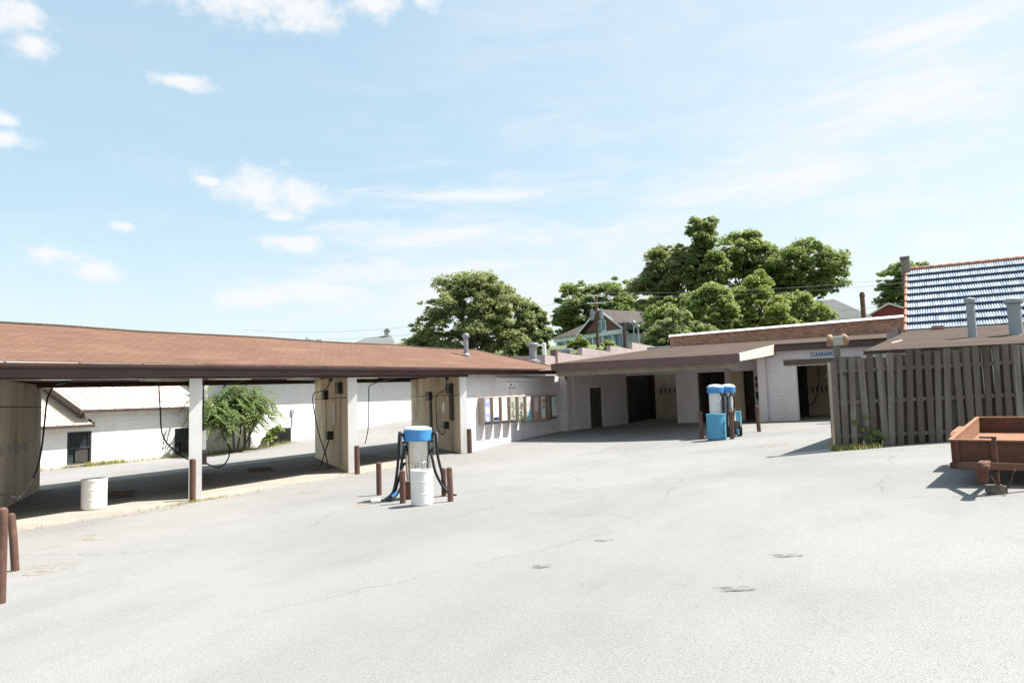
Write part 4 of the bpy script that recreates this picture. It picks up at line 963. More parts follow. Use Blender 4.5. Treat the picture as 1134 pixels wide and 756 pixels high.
# ================================================================ SHED AND TILED BUILDING BEHIND THE FENCE
sh = thing('shed', 'low shed with a brown shingle roof just behind the board fence', 'shed', (4, 28, .8))
b = MB(); b.hexa([(-.7, 24, 3.28), (12, 24.6, 3.28), (12, 32, 4.36), (.75, 32, 4.36)], [(-.7, 24, 3.40), (12, 24.6, 3.40), (12, 32, 4.48), (.75, 32, 4.48)]); sr = b.build('roof', 'shingle_brown', sh, world=True)
b = MB(); b.box(0, 12, 24.9, 25.1, 0, 3.35); b.wall((0, 24.95), (1.0, 32), .2, 0, 3.3, 0, 4.3); b.build('wall', 'block_mauve_x', sh, world=True)
flue(2.45, 27, 1.42, .125, .17, sr, 'grey_paint', 3.66); flue(3.62, 27, 1.30, .19, .27, sr, 'grey_paint', 3.66)
b = MB(); b.bar((.1, 26.4, 3.72), (.42, 27.3, 3.84), .06, .04); b.build('roof_strip', 'white_trim', sr, world=True)
b = MB(); b.box(1.55, 1.95, 31.6, 31.8, 4.45, 4.58); b.build('roof_vent', 'terracotta', sr, world=True)

tb = thing('tiled_house', 'building with a steep glazed blue tile roof and terracotta ridge at the right', 'building', (5, 37, .8))
X0, X1, Y0, Y1, Z0, Z1 = .72, 13.0, 33.0, 38.0, 4.45, 7.75
b = MB(); ncol = 130; NC = 9; pitch = (X1 - X0) / ncol
SH = .34; slope = Vector((SH, Y1 - Y0, Z1 - Z0)); sl = slope.length; sdir = slope / sl; nrm = Vector((0, -sdir.z, sdir.y)).normalized()
for r_ in range(NC):
    s0 = sl * r_ / NC - (.05 if r_ else 0); s1 = sl * (r_ + 1) / NC
    for c_ in range(ncol):
        xa = X0 + c_ * pitch + (Y0 * 0); vs = []
        jit = rng.uniform(-.008, .008)
        for e_, (sv, lift) in enumerate(((s0, .155), (s1, .03))):
            for k_ in range(7):
                u_ = k_ / 6; wv = .035 * math.sin(u_ * math.pi)
                p_ = Vector((xa + u_ * pitch * .96, Y0, Z0)) + sdir * (sv + jit) + nrm * (lift + wv); vs.append(p_)
        base = [Vector((xa + k_ / 6 * pitch * .96, Y0, Z0)) + sdir * (s0 + jit) + nrm * .03 for k_ in range(7)]
        b.mat(0).add(vs, [(k_, k_ + 1, 7 + k_ + 1, 7 + k_) for k_ in range(6)], True)
        b.mat(1).add(vs[:7] + base, [(k_ + 1, k_, 7 + k_, 7 + k_ + 1) for k_ in range(6)])
trf = b.build('roof', ['tile', 'tile_edge'], tb, world=True)
b = MB(); b.hexa([(X0, Y0, Z0 - .1), (X1, Y0, Z0 - .1), (X1 + SH, Y1, Z1 - .1), (X0 + SH, Y1, Z1 - .1)], [(X0, Y0, Z0 + .02), (X1, Y0, Z0 + .02), (X1 + SH, Y1, Z1 + .02), (X0 + SH, Y1, Z1 + .02)]); b.build('roof_deck', 'tile_under', trf, world=True)
b = MB()
for i in range(34):
    xa = X0 + SH - .05 + i * .37; b.tube([(xa, Y1, Z1 + .06), (xa + .36, Y1, Z1 + .075)], [.105, .125], 12)
b.build('ridge_tiles', 'terracotta', trf, world=True)
b = MB()
for r_ in range(NC):
    s0 = sl * r_ / NC; s1 = sl * (r_ + 1) / NC
    p0 = Vector((X0 - .06, Y0, Z0)) + sdir * s0 + nrm * .09; p1 = Vector((X0 - .06, Y0, Z0)) + sdir * s1 + nrm * .05; b.tube([p0, p1], [.085, .07], 10)
b.build('verge_tiles', 'terracotta', trf, world=True)
b = MB(); b.box(.95, 13, 33.4, 33.6, 0, 4.35); b.hexa([(.95, 33.6, 0), (1.1, 33.6, 0), (1.5, 43, 0), (1.35, 43, 0)], [(.95, 33.6, 4.3), (1.1, 33.6, 4.3), (1.5, 43, 4.3), (1.35, 43, 4.3)])
b.add([(1.0, 33.5, 4.3), (1.25, 38, 7.6), (1.4, 42.5, 4.3), (1.1, 33.5, 4.3), (1.35, 38, 7.6), (1.5, 42.5, 4.3)], [(2, 1, 0), (3, 4, 5)]); b.build('wall', 'pink', tb, world=True)
b = MB(); b.hexa([(X0 + .5, Y1 + .05, Z1), (X1, Y1 + .05, Z1), (X1, 43, 4.4), (X0 + .7, 43, 4.4)], [(X0 + .5, Y1 + .05, Z1 + .05), (X1, Y1 + .05, Z1 + .05), (X1, 43, 4.45), (X0 + .7, 43, 4.45)]); b.build('rear_slope', 'tile_under', tb, world=True)
b = MB(); b.box(.78, 1.14, 37.6, 38.0, 6.8, 8.32); chm = b.build('chimney', 'stone', tb, world=True, bev=.03)
b = MB(); b.box(.75, 1.17, 37.57, 38.03, 8.33, 8.44); b.build('chimney_cap', 'stone', chm, world=True, bev=.03)

# ================================================================ WHITE BLOCK BUILDING ACROSS THE ALLEY
wb = thing('white_block_building', 'white painted block building with cream metal roof across the alley behind the bays', 'building', (-31, 22, 0))
FX = -29.45
def win(b, y0, y1, z0, z1): pass
b = MB()
W1 = (15.68, 16.66, .10, 1.44); W2 = (20.45, 21.35, .10, 1.32)
ycuts = [(-8, W1[0]), (W1[1], W2[0]), (W2[1], 22.2)]
for y0, y1 in ycuts: b.box(FX - .25, FX, y0, y1, -.3, 2.22 if y0 > 10 else 1.62)
for y0, y1, z0, z1 in (W1, W2): b.box(FX - .25, FX, y0, y1, -.3, z0); b.box(FX - .25, FX, y0, y1, z1, 2.22 if y0 > 17 else 1.62)
b.box(FX - .25, FX, 16.45, 16.66, 1.62, 2.22); b.build('wall', 'white_block_x', wb, world=True)
for y0, y1, z0, z1 in (W1, W2):
    b = MB(); t_ = .06
    b.box(FX - .12, FX - .02, y0, y0 + t_, z0, z1); b.box(FX - .12, FX - .02, y1 - t_, y1, z0, z1); b.box(FX - .12, FX - .02, y0 + t_, y1 - t_, z1 - t_, z1); b.box(FX - .12, FX - .02, y0 + t_, y1 - t_, z0, z0 + t_); b.box(FX - .11, FX - .03, y0 + t_, y1 - t_, (z0 + z1) / 2 - .03, (z0 + z1) / 2 + .03)
    fr = b.build('window', 'dark_print', wb, world=True)
    b = MB(); b.box(FX - .14, FX - .13, y0 + t_, y1 - t_, z0 + t_, z1 - t_); b.build('pane', 'glass', fr, world=True)
    b = MB(); k = 7
    for i in range(k):
        y = y0 + t_ + (y1 - y0 - 2 * t_) * (i + .5) / k; b.tube([(FX - .05, y, (z0 + z1) / 2 + .04), (FX - .05, y, z1 - t_)], .014, 6)
    b.build('bars', 'iron', fr, world=True)
    b = MB(); b.box(FX - .10, FX - .06, y0 + t_ + .3, y1 - t_ - .06, z0 + t_ + .02, (z0 + z1) / 2 - .04); b.build('screen', 'iron', fr, world=True)
    b = MB(); b.box(FX - .1, FX + .08, y0 - .05, y1 + .05, z0 - .07, z0 - .003); b.build('sill', 'concrete', fr, world=True)
def mroof(ya, yb, ze, name):
    rise = .42; D_ = 6.0; b = MB()
    b.hexa([(FX + .35, ya, ze), (FX + .35, yb, ze), (FX - D_, yb, ze + rise * (D_ + .35)), (FX - D_, ya, ze + rise * (D_ + .35))], [(FX + .35, ya, ze + .05), (FX + .35, yb, ze + .05), (FX - D_, yb, ze + rise * (D_ + .35) + .05), (FX - D_, ya, ze + rise * (D_ + .35) + .05)])
    y = ya + .2
    while y < yb:
        b.bar((FX + .35, y, ze + .07), (FX - D_, y, ze + rise * (D_ + .35) + .07), .04, .05); y += .62
    r_ = b.build(name, 'metal_roof', wb, world=True)
    b = MB(); b.box(FX + .36, FX + .42, ya - .05, yb + .05, ze - .08, ze + .05); b.build('eave_trim', 'wood_trim', r_, world=True)
    b = MB(); b.bar((FX + .37, yb + .03, ze), (FX - D_, yb + .03, ze + rise * (D_ + .35)), .05, .2); b.build('verge_trim', 'wood_trim', r_, world=True); b = MB(); b.bar((FX + .37, ya - .03, ze - .02), (FX - D_, ya - .03, ze + rise * (D_ + .35) - .02), .05, .2); b.build('verge_trim', 'wood_trim', r_, world=True)
mroof(16.0, 22.6, 2.28, 'roof'); mroof(-8, 16.5, 1.68, 'lower_roof')
b = MB(); b.hexa([(FX - .2, 16.3, 1.7), (FX - .2, 16.45, 1.7), (FX - 6, 16.45, 3.9), (FX - 6, 16.3, 3.9)], [(FX - .2, 16.3, 2.3), (FX - .2, 16.45, 2.3), (FX - 6, 16.45, 4.7), (FX - 6, 16.3, 4.7)]); b.build('step_wall', 'lintel', wb, world=True)
wc = thing('warehouse', 'tall windowless white block wall of the warehouse seen through the open bays', 'warehouse', (-30, 34, .5))
b = MB(); b.box(FX - .5, FX, 22.21, 62, -.5, 4.2); b.build('wall', 'white_block_x', wc, world=True)
b = MB(); b.hexa([(FX + .9, 22.6, 4.05), (FX + .9, 62, 4.05), (FX - 9, 62, 4.9), (FX - 9, 22.6, 4.9)], [(FX + .9, 22.6, 4.2), (FX + .9, 62, 4.2), (FX - 9, 62, 5.05), (FX - 9, 22.6, 5.05)]); b.build('roof', 'shingle_pale', wc, world=True)
b = MB(); b.box(FX + .003, FX + .05, 26.0, 27.5, .08, .98); lv = b.build('louvre', 'iron', wc, world=True)
b = MB()
for i in range(9): b.box(FX + .051, FX + .075, 26.05, 27.45, .14 + i * .09, .18 + i * .09)
b.build('slats', 'black_box', lv, world=True)
b = MB(); b.tube([(FX + .05, 24.4, .1), (FX + .05, 24.4, 2.0)], .05, 8); b.tube([(FX + .05, 24.7, .1), (FX + .05, 24.7, 2.0)], .04, 8); b.build('pipe', 'fascia_maroon', wc, world=True)
b = MB(); b.tube([(FX + .04, 27.6, 1.0), (FX + .04, 27.6, 2.0)], .025, 8); b.box(FX, FX + .1, 27.5, 27.7, 1.7, 1.95); b.build('conduit', 'grey_paint', wc, world=True)

# ================================================================ FOLIAGE
def leaves_mesh(name, cen, rad, count, size, mat, seed, parent=None, loc=(0, 0, 0), up=.35, drop=None):
    """leaf quads spread through a set of clumps (cen Nx3, rad N)"""
    r = np.random.default_rng(seed); cen = np.asarray(cen, float); rad = np.asarray(rad, float)
    pr = rad ** 2 / (rad ** 2).sum(); idx = r.choice(len(cen), count, p=pr)
    d = r.normal(size=(count, 3)); d /= np.linalg.norm(d, axis=1, keepdims=True)
    d[:, 2] = np.where(d[:, 2] < -.25, -d[:, 2] * .6, d[:, 2])
    rr = r.random(count) ** .45
    P = cen[idx] + d * (rad[idx] * rr)[:, None] * np.array([1, 1, .85])
    nrm = d * .55 + r.normal(size=(count, 3)) * .55 + np.array([0, 0, up + .3]); nrm /= np.linalg.norm(nrm, axis=1, keepdims=True)
    a = r.normal(size=(count, 3)); a -= nrm * (a * nrm).sum(1, keepdims=True); a /= np.linalg.norm(a, axis=1, keepdims=True); bb = np.cross(nrm, a)
    s = size * (.6 + .8 * r.random(count))[:, None]
    v = np.stack([P - a * s, P + bb * s * .55 + nrm * s * .12, P + a * s, P - bb * s * .55 + nrm * s * .12], 1).reshape(-1, 3)
    me = bpy.data.meshes.new(name); me.vertices.add(len(v)); me.vertices.foreach_set('co', v.ravel().astype(np.float32))
    me.loops.add(count * 4); me.loops.foreach_set('vertex_index', np.arange(count * 4, dtype=np.int32))
    me.polygons.add(count); me.polygons.foreach_set('loop_start', np.arange(0, count * 4, 4, dtype=np.int32)); me.polygons.foreach_set('loop_total', np.full(count, 4, np.int32))
    me.update(calc_edges=True); me.materials.append(M[mat])
    o = bpy.data.objects.new(name, me); COL.objects.link(o); o.parent = parent; o.location = loc
    return o
def tree(name, label, cat, x, y, lobes, nclump, clr, count, size, mat, seed, trunk_r=.35, group=None, zb=None, limbs=9):
    """lobes: list of (dx, dy, z, rx, ry, rz) relative to base"""
    zb = g(x, y) if zb is None else zb
    t = thing(name, label, cat, (x, y, zb), 0, group); r = np.random.default_rng(seed)
    cen, rad = [], []
    vol = np.array([l[3] * l[4] * l[5] for l in lobes]) ** .67; vol /= vol.sum()
    for _ in range(nclump):
        l = lobes[r.choice(len(lobes), p=vol)]; d = r.normal(size=3); d /= np.linalg.norm(d)
        q = r.uniform(.25, 1.0) ** .5
        cen.append((l[0] + d[0] * l[3] * q, l[1] + d[1] * l[4] * q, l[2] + d[2] * l[5] * q)); rad.append(clr * r.uniform(.6, 1.3))
    nf = nclump * 2
    for _ in range(nf):
        l = lobes[r.choice(len(lobes), p=vol)]; d = r.normal(size=3); d /= np.linalg.norm(d); q = r.uniform(.7, 1.06)
        cen.append((l[0] + d[0] * l[3] * q, l[1] + d[1] * l[4] * q, l[2] + d[2] * l[5] * q)); rad.append(clr * r.uniform(.25, .6))
    leaves_mesh('crown', cen, rad, int(count * 2.4), size * .82, mat, seed + 1, t)
    b = MB(); top = max(l[2] for l in lobes); L0 = max(lobes, key=lambda l: l[3])
    b.tube([(0, 0, -.4), (r.uniform(-.2, .2), r.uniform(-.2, .2), top * .3), (L0[0] * .3, L0[1] * .3, top * .55), (L0[0] * .5, L0[1] * .5, top * .95)], [trunk_r, trunk_r * .8, trunk_r * .6, trunk_r * .25], 9)
    order = r.choice(nclump, min(limbs, nclump), replace=False)
    for i in order:
        c_ = Vector(cen[i]); h_ = min(c_.z * r.uniform(.3, .55), top * .7); st_ = Vector((L0[0] * .3 * h_ / top, L0[1] * .3 * h_ / top, h_)); md = (st_ + c_) / 2 + Vector((0, 0, .12 * (c_ - st_).length))
        b.tube([st_, md, c_], [trunk_r * .42, trunk_r * .26, trunk_r * .08], 6)
    b.build('trunk', 'bark', t)
    return t
TG = 'trees on the rise behind the buildings'
tree('broadleaf_tree', 'wide domed olive-green tree rising alone above the left roof ridge', 'tree', -37.2, 59.0, [(-.6, 0, 6.6, 5.4, 5.0, 5.2), (3.4, 0, 5.2, 3.6, 4.0, 4.6), (-4.9, 0, 3.9, 3.0, 3.4, 3.4), (.4, 0, 9.0, 3.6, 3.6, 2.6)], 150, 1.15, 26000, .20, 'leaf_olive', 11, .5, TG, 3.2)
tree('broadleaf_tree', 'small pale green tree filling the gap right of the wide domed tree', 'tree', -31.2, 60.8, [(0, 0, 4.1, 1.7, 1.8, 2.8)], 40, .65, 6500, .19, 'leaf_pale', 13, .2, TG, 4.4)
tree('broadleaf_tree', 'dark tree with lighter top standing directly behind the green-trimmed house', 'tree', -44.7, 108.6, [(-1.6, 0, 9.2, 4.6, 4.4, 5.6), (3.6, 1, 10.6, 4.2, 4, 4.2), (-3.6, 0, 6.6, 3.6, 3.6, 3.6)], 100, 1.4, 15000, .30, 'leaf_dark', 17, .5, TG, 7.0)
tree('broadleaf_tree', 'bright green treetop between the house roof and the tall ivy-clad tree', 'tree', -38.0, 109, [(0, 0, 8.6, 4.2, 3.6, 3.2), (5, 0, 8.0, 3.2, 3, 3)], 60, 1.3, 9000, .28, 'leaf_mid', 19, .35, TG, 7.0)
tree('ivy_clad_tree', 'tall ivy-clad tree with a thin top, highest of the group', 'tree', -18.6, 81.8, [(0, 0, 9.5, 2.8, 2.8, 3.6), (0, 0, 13.2, 1.2, 1.2, 2.2)], 46, .9, 9000, .20, 'leaf_dark', 23, .55, TG, 7.0)
tree('thin_tree', 'sparse grey-green treetop sprouting above the ivy-clad trunk', 'tree', -18.7, 82.6, [(0, 0, 14.8, 1.9, 1.9, 1.2)], 22, .62, 2300, .17, 'leaf_pale', 27, .3, TG, 7.0, 8)
tree('broadleaf_tree', 'broad olive-green tree left of the ivy-clad tree', 'tree', -22.8, 83.0, [(0, 0, 9.4, 3.7, 3.4, 4.2), (-2.4, 0, 7.2, 2.6, 2.6, 3.2), (2.4, 0, 10.5, 2.2, 2.2, 2.2)], 90, 1.1, 15000, .22, 'leaf_olive', 29, .45, TG, 7.0)
tree('broadleaf_tree', 'rounded dark treetop just right of the ivy-clad tree', 'tree', -15.3, 88.2, [(0, 0, 12.0, 2.9, 2.8, 2.7), (-.6, 0, 8.8, 2.6, 2.6, 3.2)], 60, 1.0, 9500, .22, 'leaf_mid', 31, .4, TG, 7.0)
tree('broadleaf_tree', 'large dark green tree with spreading crown behind the brick parapet', 'tree', -9.3, 88, [(0, 0, 9.3, 4.5, 4.2, 3.6), (3.4, 0, 8.8, 2.9, 3, 2.8), (-3.4, 0, 9.6, 2.8, 2.8, 3.2), (-.4, 0, 5.6, 4.0, 3.6, 3.0)], 120, 1.2, 19000, .23, 'leaf_dark', 37, .5, TG, 7.0)
tree('broadleaf_tree', 'yellow-green tree low in front of the big dark tree, above the parapet', 'tree', -11.6, 75.0, [(0, 0, 4.6, 2.6, 2.6, 3.0), (1.8, 0, 3.0, 1.8, 2, 2.4), (-2.2, 0, 4.0, 2.2, 2.2, 2.6), (-.2, 0, 7.0, 1.0, 1.0, 1.5)], 80, .85, 13000, .19, 'leaf_yellow', 41, .3, TG, 6.0)
tree('broadleaf_tree', 'mid green tree between the pale bush and the yellow-green tree', 'tree', -15.6, 70.5, [(0, 0, 4.3, 2.6, 2.4, 2.9)], 50, .85, 8500, .19, 'leaf_mid', 43, .3, TG, 5.6)
tree('pale_bush', 'pale green bushy tree at the left end of the brick parapet', 'tree', -17.7, 64.5, [(0, 0, 3.0, 2.4, 2.2, 2.5), (-1.9, 0, 1.7, 1.6, 1.8, 2.1), (2.1, 0, 2.6, 1.8, 2.0, 1.8)], 64, .75, 11000, .17, 'leaf_pale', 47, .22, TG, 4.6)
tree('broadleaf_tree', 'round dark green tree peeking out left of the blue tiled roof', 'tree', 2.4, 125, [(0, 0, 10.2, 3.3, 3.2, 5.0), (1.6, 0, 11.5, 2.6, 2.4, 3.4)], 70, 1.2, 10000, .27, 'leaf_dark', 53, .4, TG, 7.0)
tree('broadleaf_tree', 'small bright tree at the left foot of the wide domed tree', 'tree', -53.6, 73.2, [(0, 0, 5.3, 1.2, 1.2, 1.7)], 20, .5, 2200, .22, 'leaf_bright', 59, .25, TG, 4.0)
tree('broadleaf_tree', 'low dark green growth filling under the broad olive tree beside the house', 'tree', -21.8, 76, [(0, 0, 3.6, 3.2, 2.6, 3.2), (3.6, 0, 4.2, 3.0, 2.6, 3.4)], 60, .95, 8000, .2, 'leaf_mid', 71, .3, TG, 5.8)
tree('broadleaf_tree', 'low dark green growth under the big spreading tree by the grey-roofed house', 'tree', -8.6, 80, [(0, 0, 3.4, 3.2, 2.6, 3.0)], 40, .95, 6000, .2, 'leaf_mid', 73, .3, TG, 6.2)
# hedge and shrubs in front of the house
SG = 'shrubs in front of the green-trimmed house'
for i, (x, y, rx_, h_, mt, lb) in enumerate([(-33.9, 65.0, 1.6, .9, 'leaf_mid', 'low green shrub left of the utility pole below the house'), (-29.4, 68.4, .9, 1.5, 'leaf_yellow', 'yellow-green shrub against the house porch left of the pole'), (-25.2, 65.5, 1.5, 2.9, 'leaf_yellow', 'tall yellowish shrub between utility pole and dark stub pole'),
                                              (-22.4, 63.5, 1.3, 1.9, 'leaf_pale', 'pale shrub around the foot of the dark stub pole'), (-27.4, 63.0, 2.4, 1.3, 'leaf_bright', 'bright low hedge at the foot of the utility pole'), (-20.6, 66, 1.8, 2.8, 'leaf_mid', 'green shrub behind the globe lamp posts')]):
    zb = g(x, y) - .3
    tree('shrub', lb, 'shrub', x, y, [(0, 0, h_ * .45, rx_, rx_ * .8, h_ * .4), (-rx_ * .7, .3, h_ * .3, rx_ * .7, rx_ * .6, h_ * .35), (rx_ * .6, -.2, h_ * .38, rx_ * .55, rx_ * .5, h_ * .5), (rx_ * .1, 0, h_ * .8, rx_ * .3, rx_ * .3, h_ * .3)], 30, .34, 2600, .15, mt, 61 + i, .08, SG, zb, 5)

# ailanthus-like sapling behind the bays
sp_ = thing('sapling', 'leafy green sapling growing against the white wall behind the bays', 'tree', (-28.35, 22.9, g(-28.35, 22.9)))
r = np.random.default_rng(5); V = []; F = []; tips = []
tb_ = MB()
stems = [((0, 0, 0), (.1, -.2, 1.1), (.1, -.5, 2.2)), ((.05, .1, 0), (.1, .3, 1.2), (.0, .3, 2.6)), ((0, .4, 0), (0, 1.0, .9), (.1, 1.3, 1.9)), ((-.05, -.1, 0), (.2, -.8, .9), (.4, -1.3, 1.7))]
for st_ in stems: tb_.tube(bez(st_, 5), [.05] * 5 + [.035] * 5 + [.02], 7)
tb_.build('trunk', 'bark', sp_)
for _ in range(430):
    st_ = stems[r.integers(len(stems))]; t_ = r.uniform(.6, 1.0) ** .7; p0 = Vector(st_[1]).lerp(Vector(st_[2]), (t_ - .45) / .55)
    p0 = p0 + Vector(r.normal(size=3) * np.array([.35, .55, .3]) + np.array([0, 0, .35]))
    az_ = r.uniform(0, 2 * math.pi); L_ = r.uniform(.7, 1.25); el_ = r.uniform(.1, .9); d0 = Vector((math.cos(az_) * .8, math.sin(az_), 0))
    spine = [p0 + d0 * L_ * u_ + Vector((0, 0, L_ * (el_ * u_ - (el_ + .45) * u_ * u_))) for u_ in np.linspace(0, 1, 11)]
    sd_ = Vector((0, 0, 1)).cross(d0).normalized()
    for i in range(1, 11):
        for sg_ in (-1, 1):
            c_ = spine[i]; tv = (spine[i] - spine[i - 1]).normalized(); ll = .24 * (1 - abs(i - 5) / 9); o_ = len(V)
            out = (sd_ * sg_ + tv * .5 + Vector((0, 0, -.35))).normalized(); w_ = tv * .06
            V += [tuple(c_), tuple(c_ + out * ll * .5 + w_), tuple(c_ + out * ll), tuple(c_ + out * ll * .5 - w_)]; F.append((o_, o_ + 1, o_ + 2, o_ + 3))
me = bpy.data.meshes.new('crown'); me.from_pydata(V, [], F); me.materials.append(M['leaf_sapling']); me.update()
o = bpy.data.objects.new('crown', me); COL.objects.link(o); o.parent = sp_
wz = thing('weed', 'narrow-leaved weed beside the dark louvre at the foot of the warehouse wall', 'plant', (-28.9, 25.7, g(-28.9, 25.7)))
leaves_mesh('leaves', [(0, 0, .5), (.1, .3, .8), (0, -.3, .3)], [.35, .35, .3], 500, .10, 'leaf_bright', 8, wz)
fw_ = thing('weed', 'leafy weed climbing the foot of the board fence near the lamp post', 'plant', (fpt(.75, .15).x, fpt(.75, .15).y, g(*fpt(.75, .15))))
leaves_mesh('leaves', [(0, 0, .2), (-.1, .0, .45), (.12, .03, .35), (-.28, -.08, .6), (.3, .1, .2), (0, 0, .75)], [.15, .14, .16, .10, .12, .08], 330, .04, 'leaf_dark', 9, fw_)
b = MB(); b.tube([(0, 0, 0), (-.05, 0, .4), (-.2, -.05, .7)], .01, 6); b.tube([(0, 0, 0), (.1, .02, .5), (.02, 0, .85)], .01, 6); b.build('stem', 'bark', fw_)
def grass(name, pts, hgt, mat, label=None):
    V = []; F = []
    for x, y in pts:
        z = g(x, y) if x > -24 or y < 20 else g(x, y); h_ = hgt * rng.uniform(.4, 1.3); a_ = rng.uniform(0, 6.28); l_ = rng.uniform(0, .6) * h_; w_ = .012
        dx, dy = math.cos(a_), math.sin(a_); o_ = len(V)
        V += [(x - dy * w_, y + dx * w_, z), (x + dy * w_, y - dx * w_, z), (x + dx * l_, y + dy * l_, z + h_)]; F.append((o_, o_ + 1, o_ + 2))
    me = bpy.data.meshes.new(name); me.from_pydata(V, [], F); me.materials.append(M[mat]); me.update()
    o = bpy.data.objects.new(name, me); COL.objects.link(o); o['kind'] = 'stuff'; o['label'] = label; o['category'] = 'grass'
    return o
pts = []
for _ in range(1500):
    s = rng.uniform(-1.6, 1.3) ; q = fa_ + Vector((-.05, .62)) * max(0, -s) + fd * max(0, s) * .8 + fn_ * rng.gauss(.30 if s > 0 else .1, .12); pts.append((q.x - .1, q.y))
grass('grass', pts, .13, 'grass_dry', 'dry yellow-green grass tufts at the foot of the lamp post')
pts = [(FX + .12 + abs(rng.gauss(0, .16)), rng.choice([rng.uniform(14, 21), rng.uniform(16.3, 18)])) for _ in range(900)] + [(FX + .3 + abs(rng.gauss(0, .35)), rng.uniform(21.5, 27)) for _ in range(700)]
grass('grass', pts, .20, 'grass_dry', 'sparse weedy grass along the foot of the white building')
pts = [(-15.15 + rng.gauss(.05, .06), rng.gauss(11.0, .5)) for _ in range(160)] + [(-15.15 + rng.gauss(.05, .05), rng.uniform(6, 22)) for _ in range(70)]
grass('grass', pts, .07, 'grass_dry', 'thin dry weeds along the edge of the concrete pad')

# ================================================================ HOUSES ON THE RISE
hr = Vector((-28.9, 81.9)); hl = Vector((-41.6, 88.6)); ud = (hr - hl).normalized(); LW = (hr - hl).length; wd = Vector((-ud.y, ud.x))
hs = thing('house', 'green-trimmed house with red gable and grey-brown roof on the rise behind the pole', 'house', (hl.x, hl.y, 6.6), math.atan2(ud.y, ud.x))
HB = 6.6; EV = 10.3 - HB
b = MB(); b.box(0, LW, .3, 11, -1, EV - .5); b.build('wall', 'green_trim', hs)
b = MB(); b.box(-.3, LW + .3, -.3, .35, EV - .55, EV); b.build('porch_beam', 'green_trim', hs)
for i in range(8):
    x = .2 + i * (LW - .4) / 7; b = MB(); b.box(x - .14, x + .14, -.15, .15, -1, EV - .56); b.build('porch_post', 'green_trim', hs)
for i in range(7):
    x0 = .2 + i * (LW - .4) / 7 + .28; x1 = x0 + (LW - .4) / 7 - .56
    b = MB(); b.box(x0, x1, .17, .27, .3, EV - .75); b.box(x0 - .08, x0 - .001, .1, .27, .2, EV - .65); b.box(x1 + .001, x1 + .08, .1, .27, .2, EV - .65); b.mat(0)
    wq = MB(); wq.box(x0, (x0 + x1) / 2 - .06, .14, .165, .3, EV - .75); wq.box((x0 + x1) / 2 + .06, x1, .14, .165, .3, EV - .75)
    fr = b.build('window', 'green_trim', hs); wq.build('pane', 'blue_glass' if i > 3 else 'glass', fr)
# wing roof (hip) and cross gable
gu = LW - 8.4; gm = LW - 4.2; GH = EV + 3.0
b = MB()
b.add([(-.6, -.6, EV), (gm, -.6, EV), (gm, 4.5, EV + 2.6), (3.8, 4.5, EV + 2.6), (-.6, 10, EV)], [(0, 1, 2, 3), (0, 3, 4)])
b.add([(gm, 10, EV), (-.6, 10, EV), (3.8, 4.5, EV + 2.6), (gm, 4.5, EV + 2.6)], [(0, 1, 2, 3)])
b.build('roof', 'shingle_grey', hs)
b = MB()
b.add([(gu - .5, -.7, EV - .1), (gm, -.7, GH), (gm, 13, GH), (gu - .5, 13, EV - .1)], [(0, 1, 2, 3)]); b.add([(LW + .6, -.7, EV - .1), (gm, -.7, GH), (gm, 13, GH), (LW + .6, 13, EV - .1)], [(3, 2, 1, 0)])
b.add([(gu - .5, -.7, EV - .25), (gm, -.7, GH - .15), (gm, 13, GH - .15), (gu - .5, 13, EV - .25)], [(3, 2, 1, 0)]); b.add([(LW + .6, -.7, EV - .25), (gm, -.7, GH - .15), (gm, 13, GH - .15), (LW + .6, 13, EV - .25)], [(0, 1, 2, 3)])
b.build('gable_roof', 'shingle_grey', hs)
b = MB(); b.add([(gu + .1, -.1, EV), (LW, -.1, EV), (gm, -.1, GH - .35), (gu + .1, .3, EV), (LW, .3, EV), (gm, .3, GH - .35)], [(0, 1, 2), (5, 4, 3)]); gw = b.build('gable', 'shingle_wall', hs)
b = MB(); b.bar((gu - .5, -.74, EV - .12), (gm, -.74, GH - .02), .06, .22); b.bar((LW + .6, -.74, EV - .12), (gm, -.74, GH - .02), .06, .22); b.build('barge_board', 'green_trim', gw)
b = MB(); b.box(gm - .9, gm + .9, -.22, -.105, EV + .05, EV + 1.5); wf = b.build('window', 'green_trim', hs)
b = MB(); b.box(gm - .75, gm - .07, -.24, -.225, EV + .2, EV + 1.4); b.box(gm + .07, gm + .75, -.24, -.225, EV + .2, EV + 1.4); b.build('pane', 'blue_glass', wf)

h2 = thing('house', 'house with a plain grey gable roof behind the right end of the big dark tree', 'house', (-6.2, 98.6, 7.0))
b = MB(); b.box(-2.5, 4.2, -.2, 6, -1, 4.2); b.build('wall', 'lintel', h2)
b = MB(); b.add([(-4, -.8, 4.0), (4.6, -.8, 4.0), (.2, 3, 7.0), (-4, 3, 7.0), (4.6, 7, 4.0)], [(0, 1, 2, 3), (1, 4, 2)]); b.build('roof', 'shingle_pale', h2)
b = MB(); b.box(-4, 4.62, -.9, -.8, 3.75, 4.05); b.build('fascia', 'white_trim', h2)
b = MB(); b.box(.8, 3.6, -.26, -.21, 2.4, 3.6); b.build('window', 'glass', h2)
h3 = thing('red_house', 'dark red gabled building with white barge boards left of the blue tiled roof', 'house', (.6, 99.5, 7.0), R(-6))
b = MB(); b.add([(-2.9, 0, -1), (2.6, 0, -1), (2.6, 0, 4.3), (-.2, 0, 5.55), (-2.9, 0, 4.1), (-2.9, 8, -1), (2.6, 8, -1), (2.6, 8, 4.3), (-.2, 8, 5.55), (-2.9, 8, 4.1)], [(0, 1, 2, 3, 4), (9, 8, 7, 6, 5), (0, 4, 9, 5), (1, 6, 7, 2)]); b.build('wall', 'red_siding', h3)
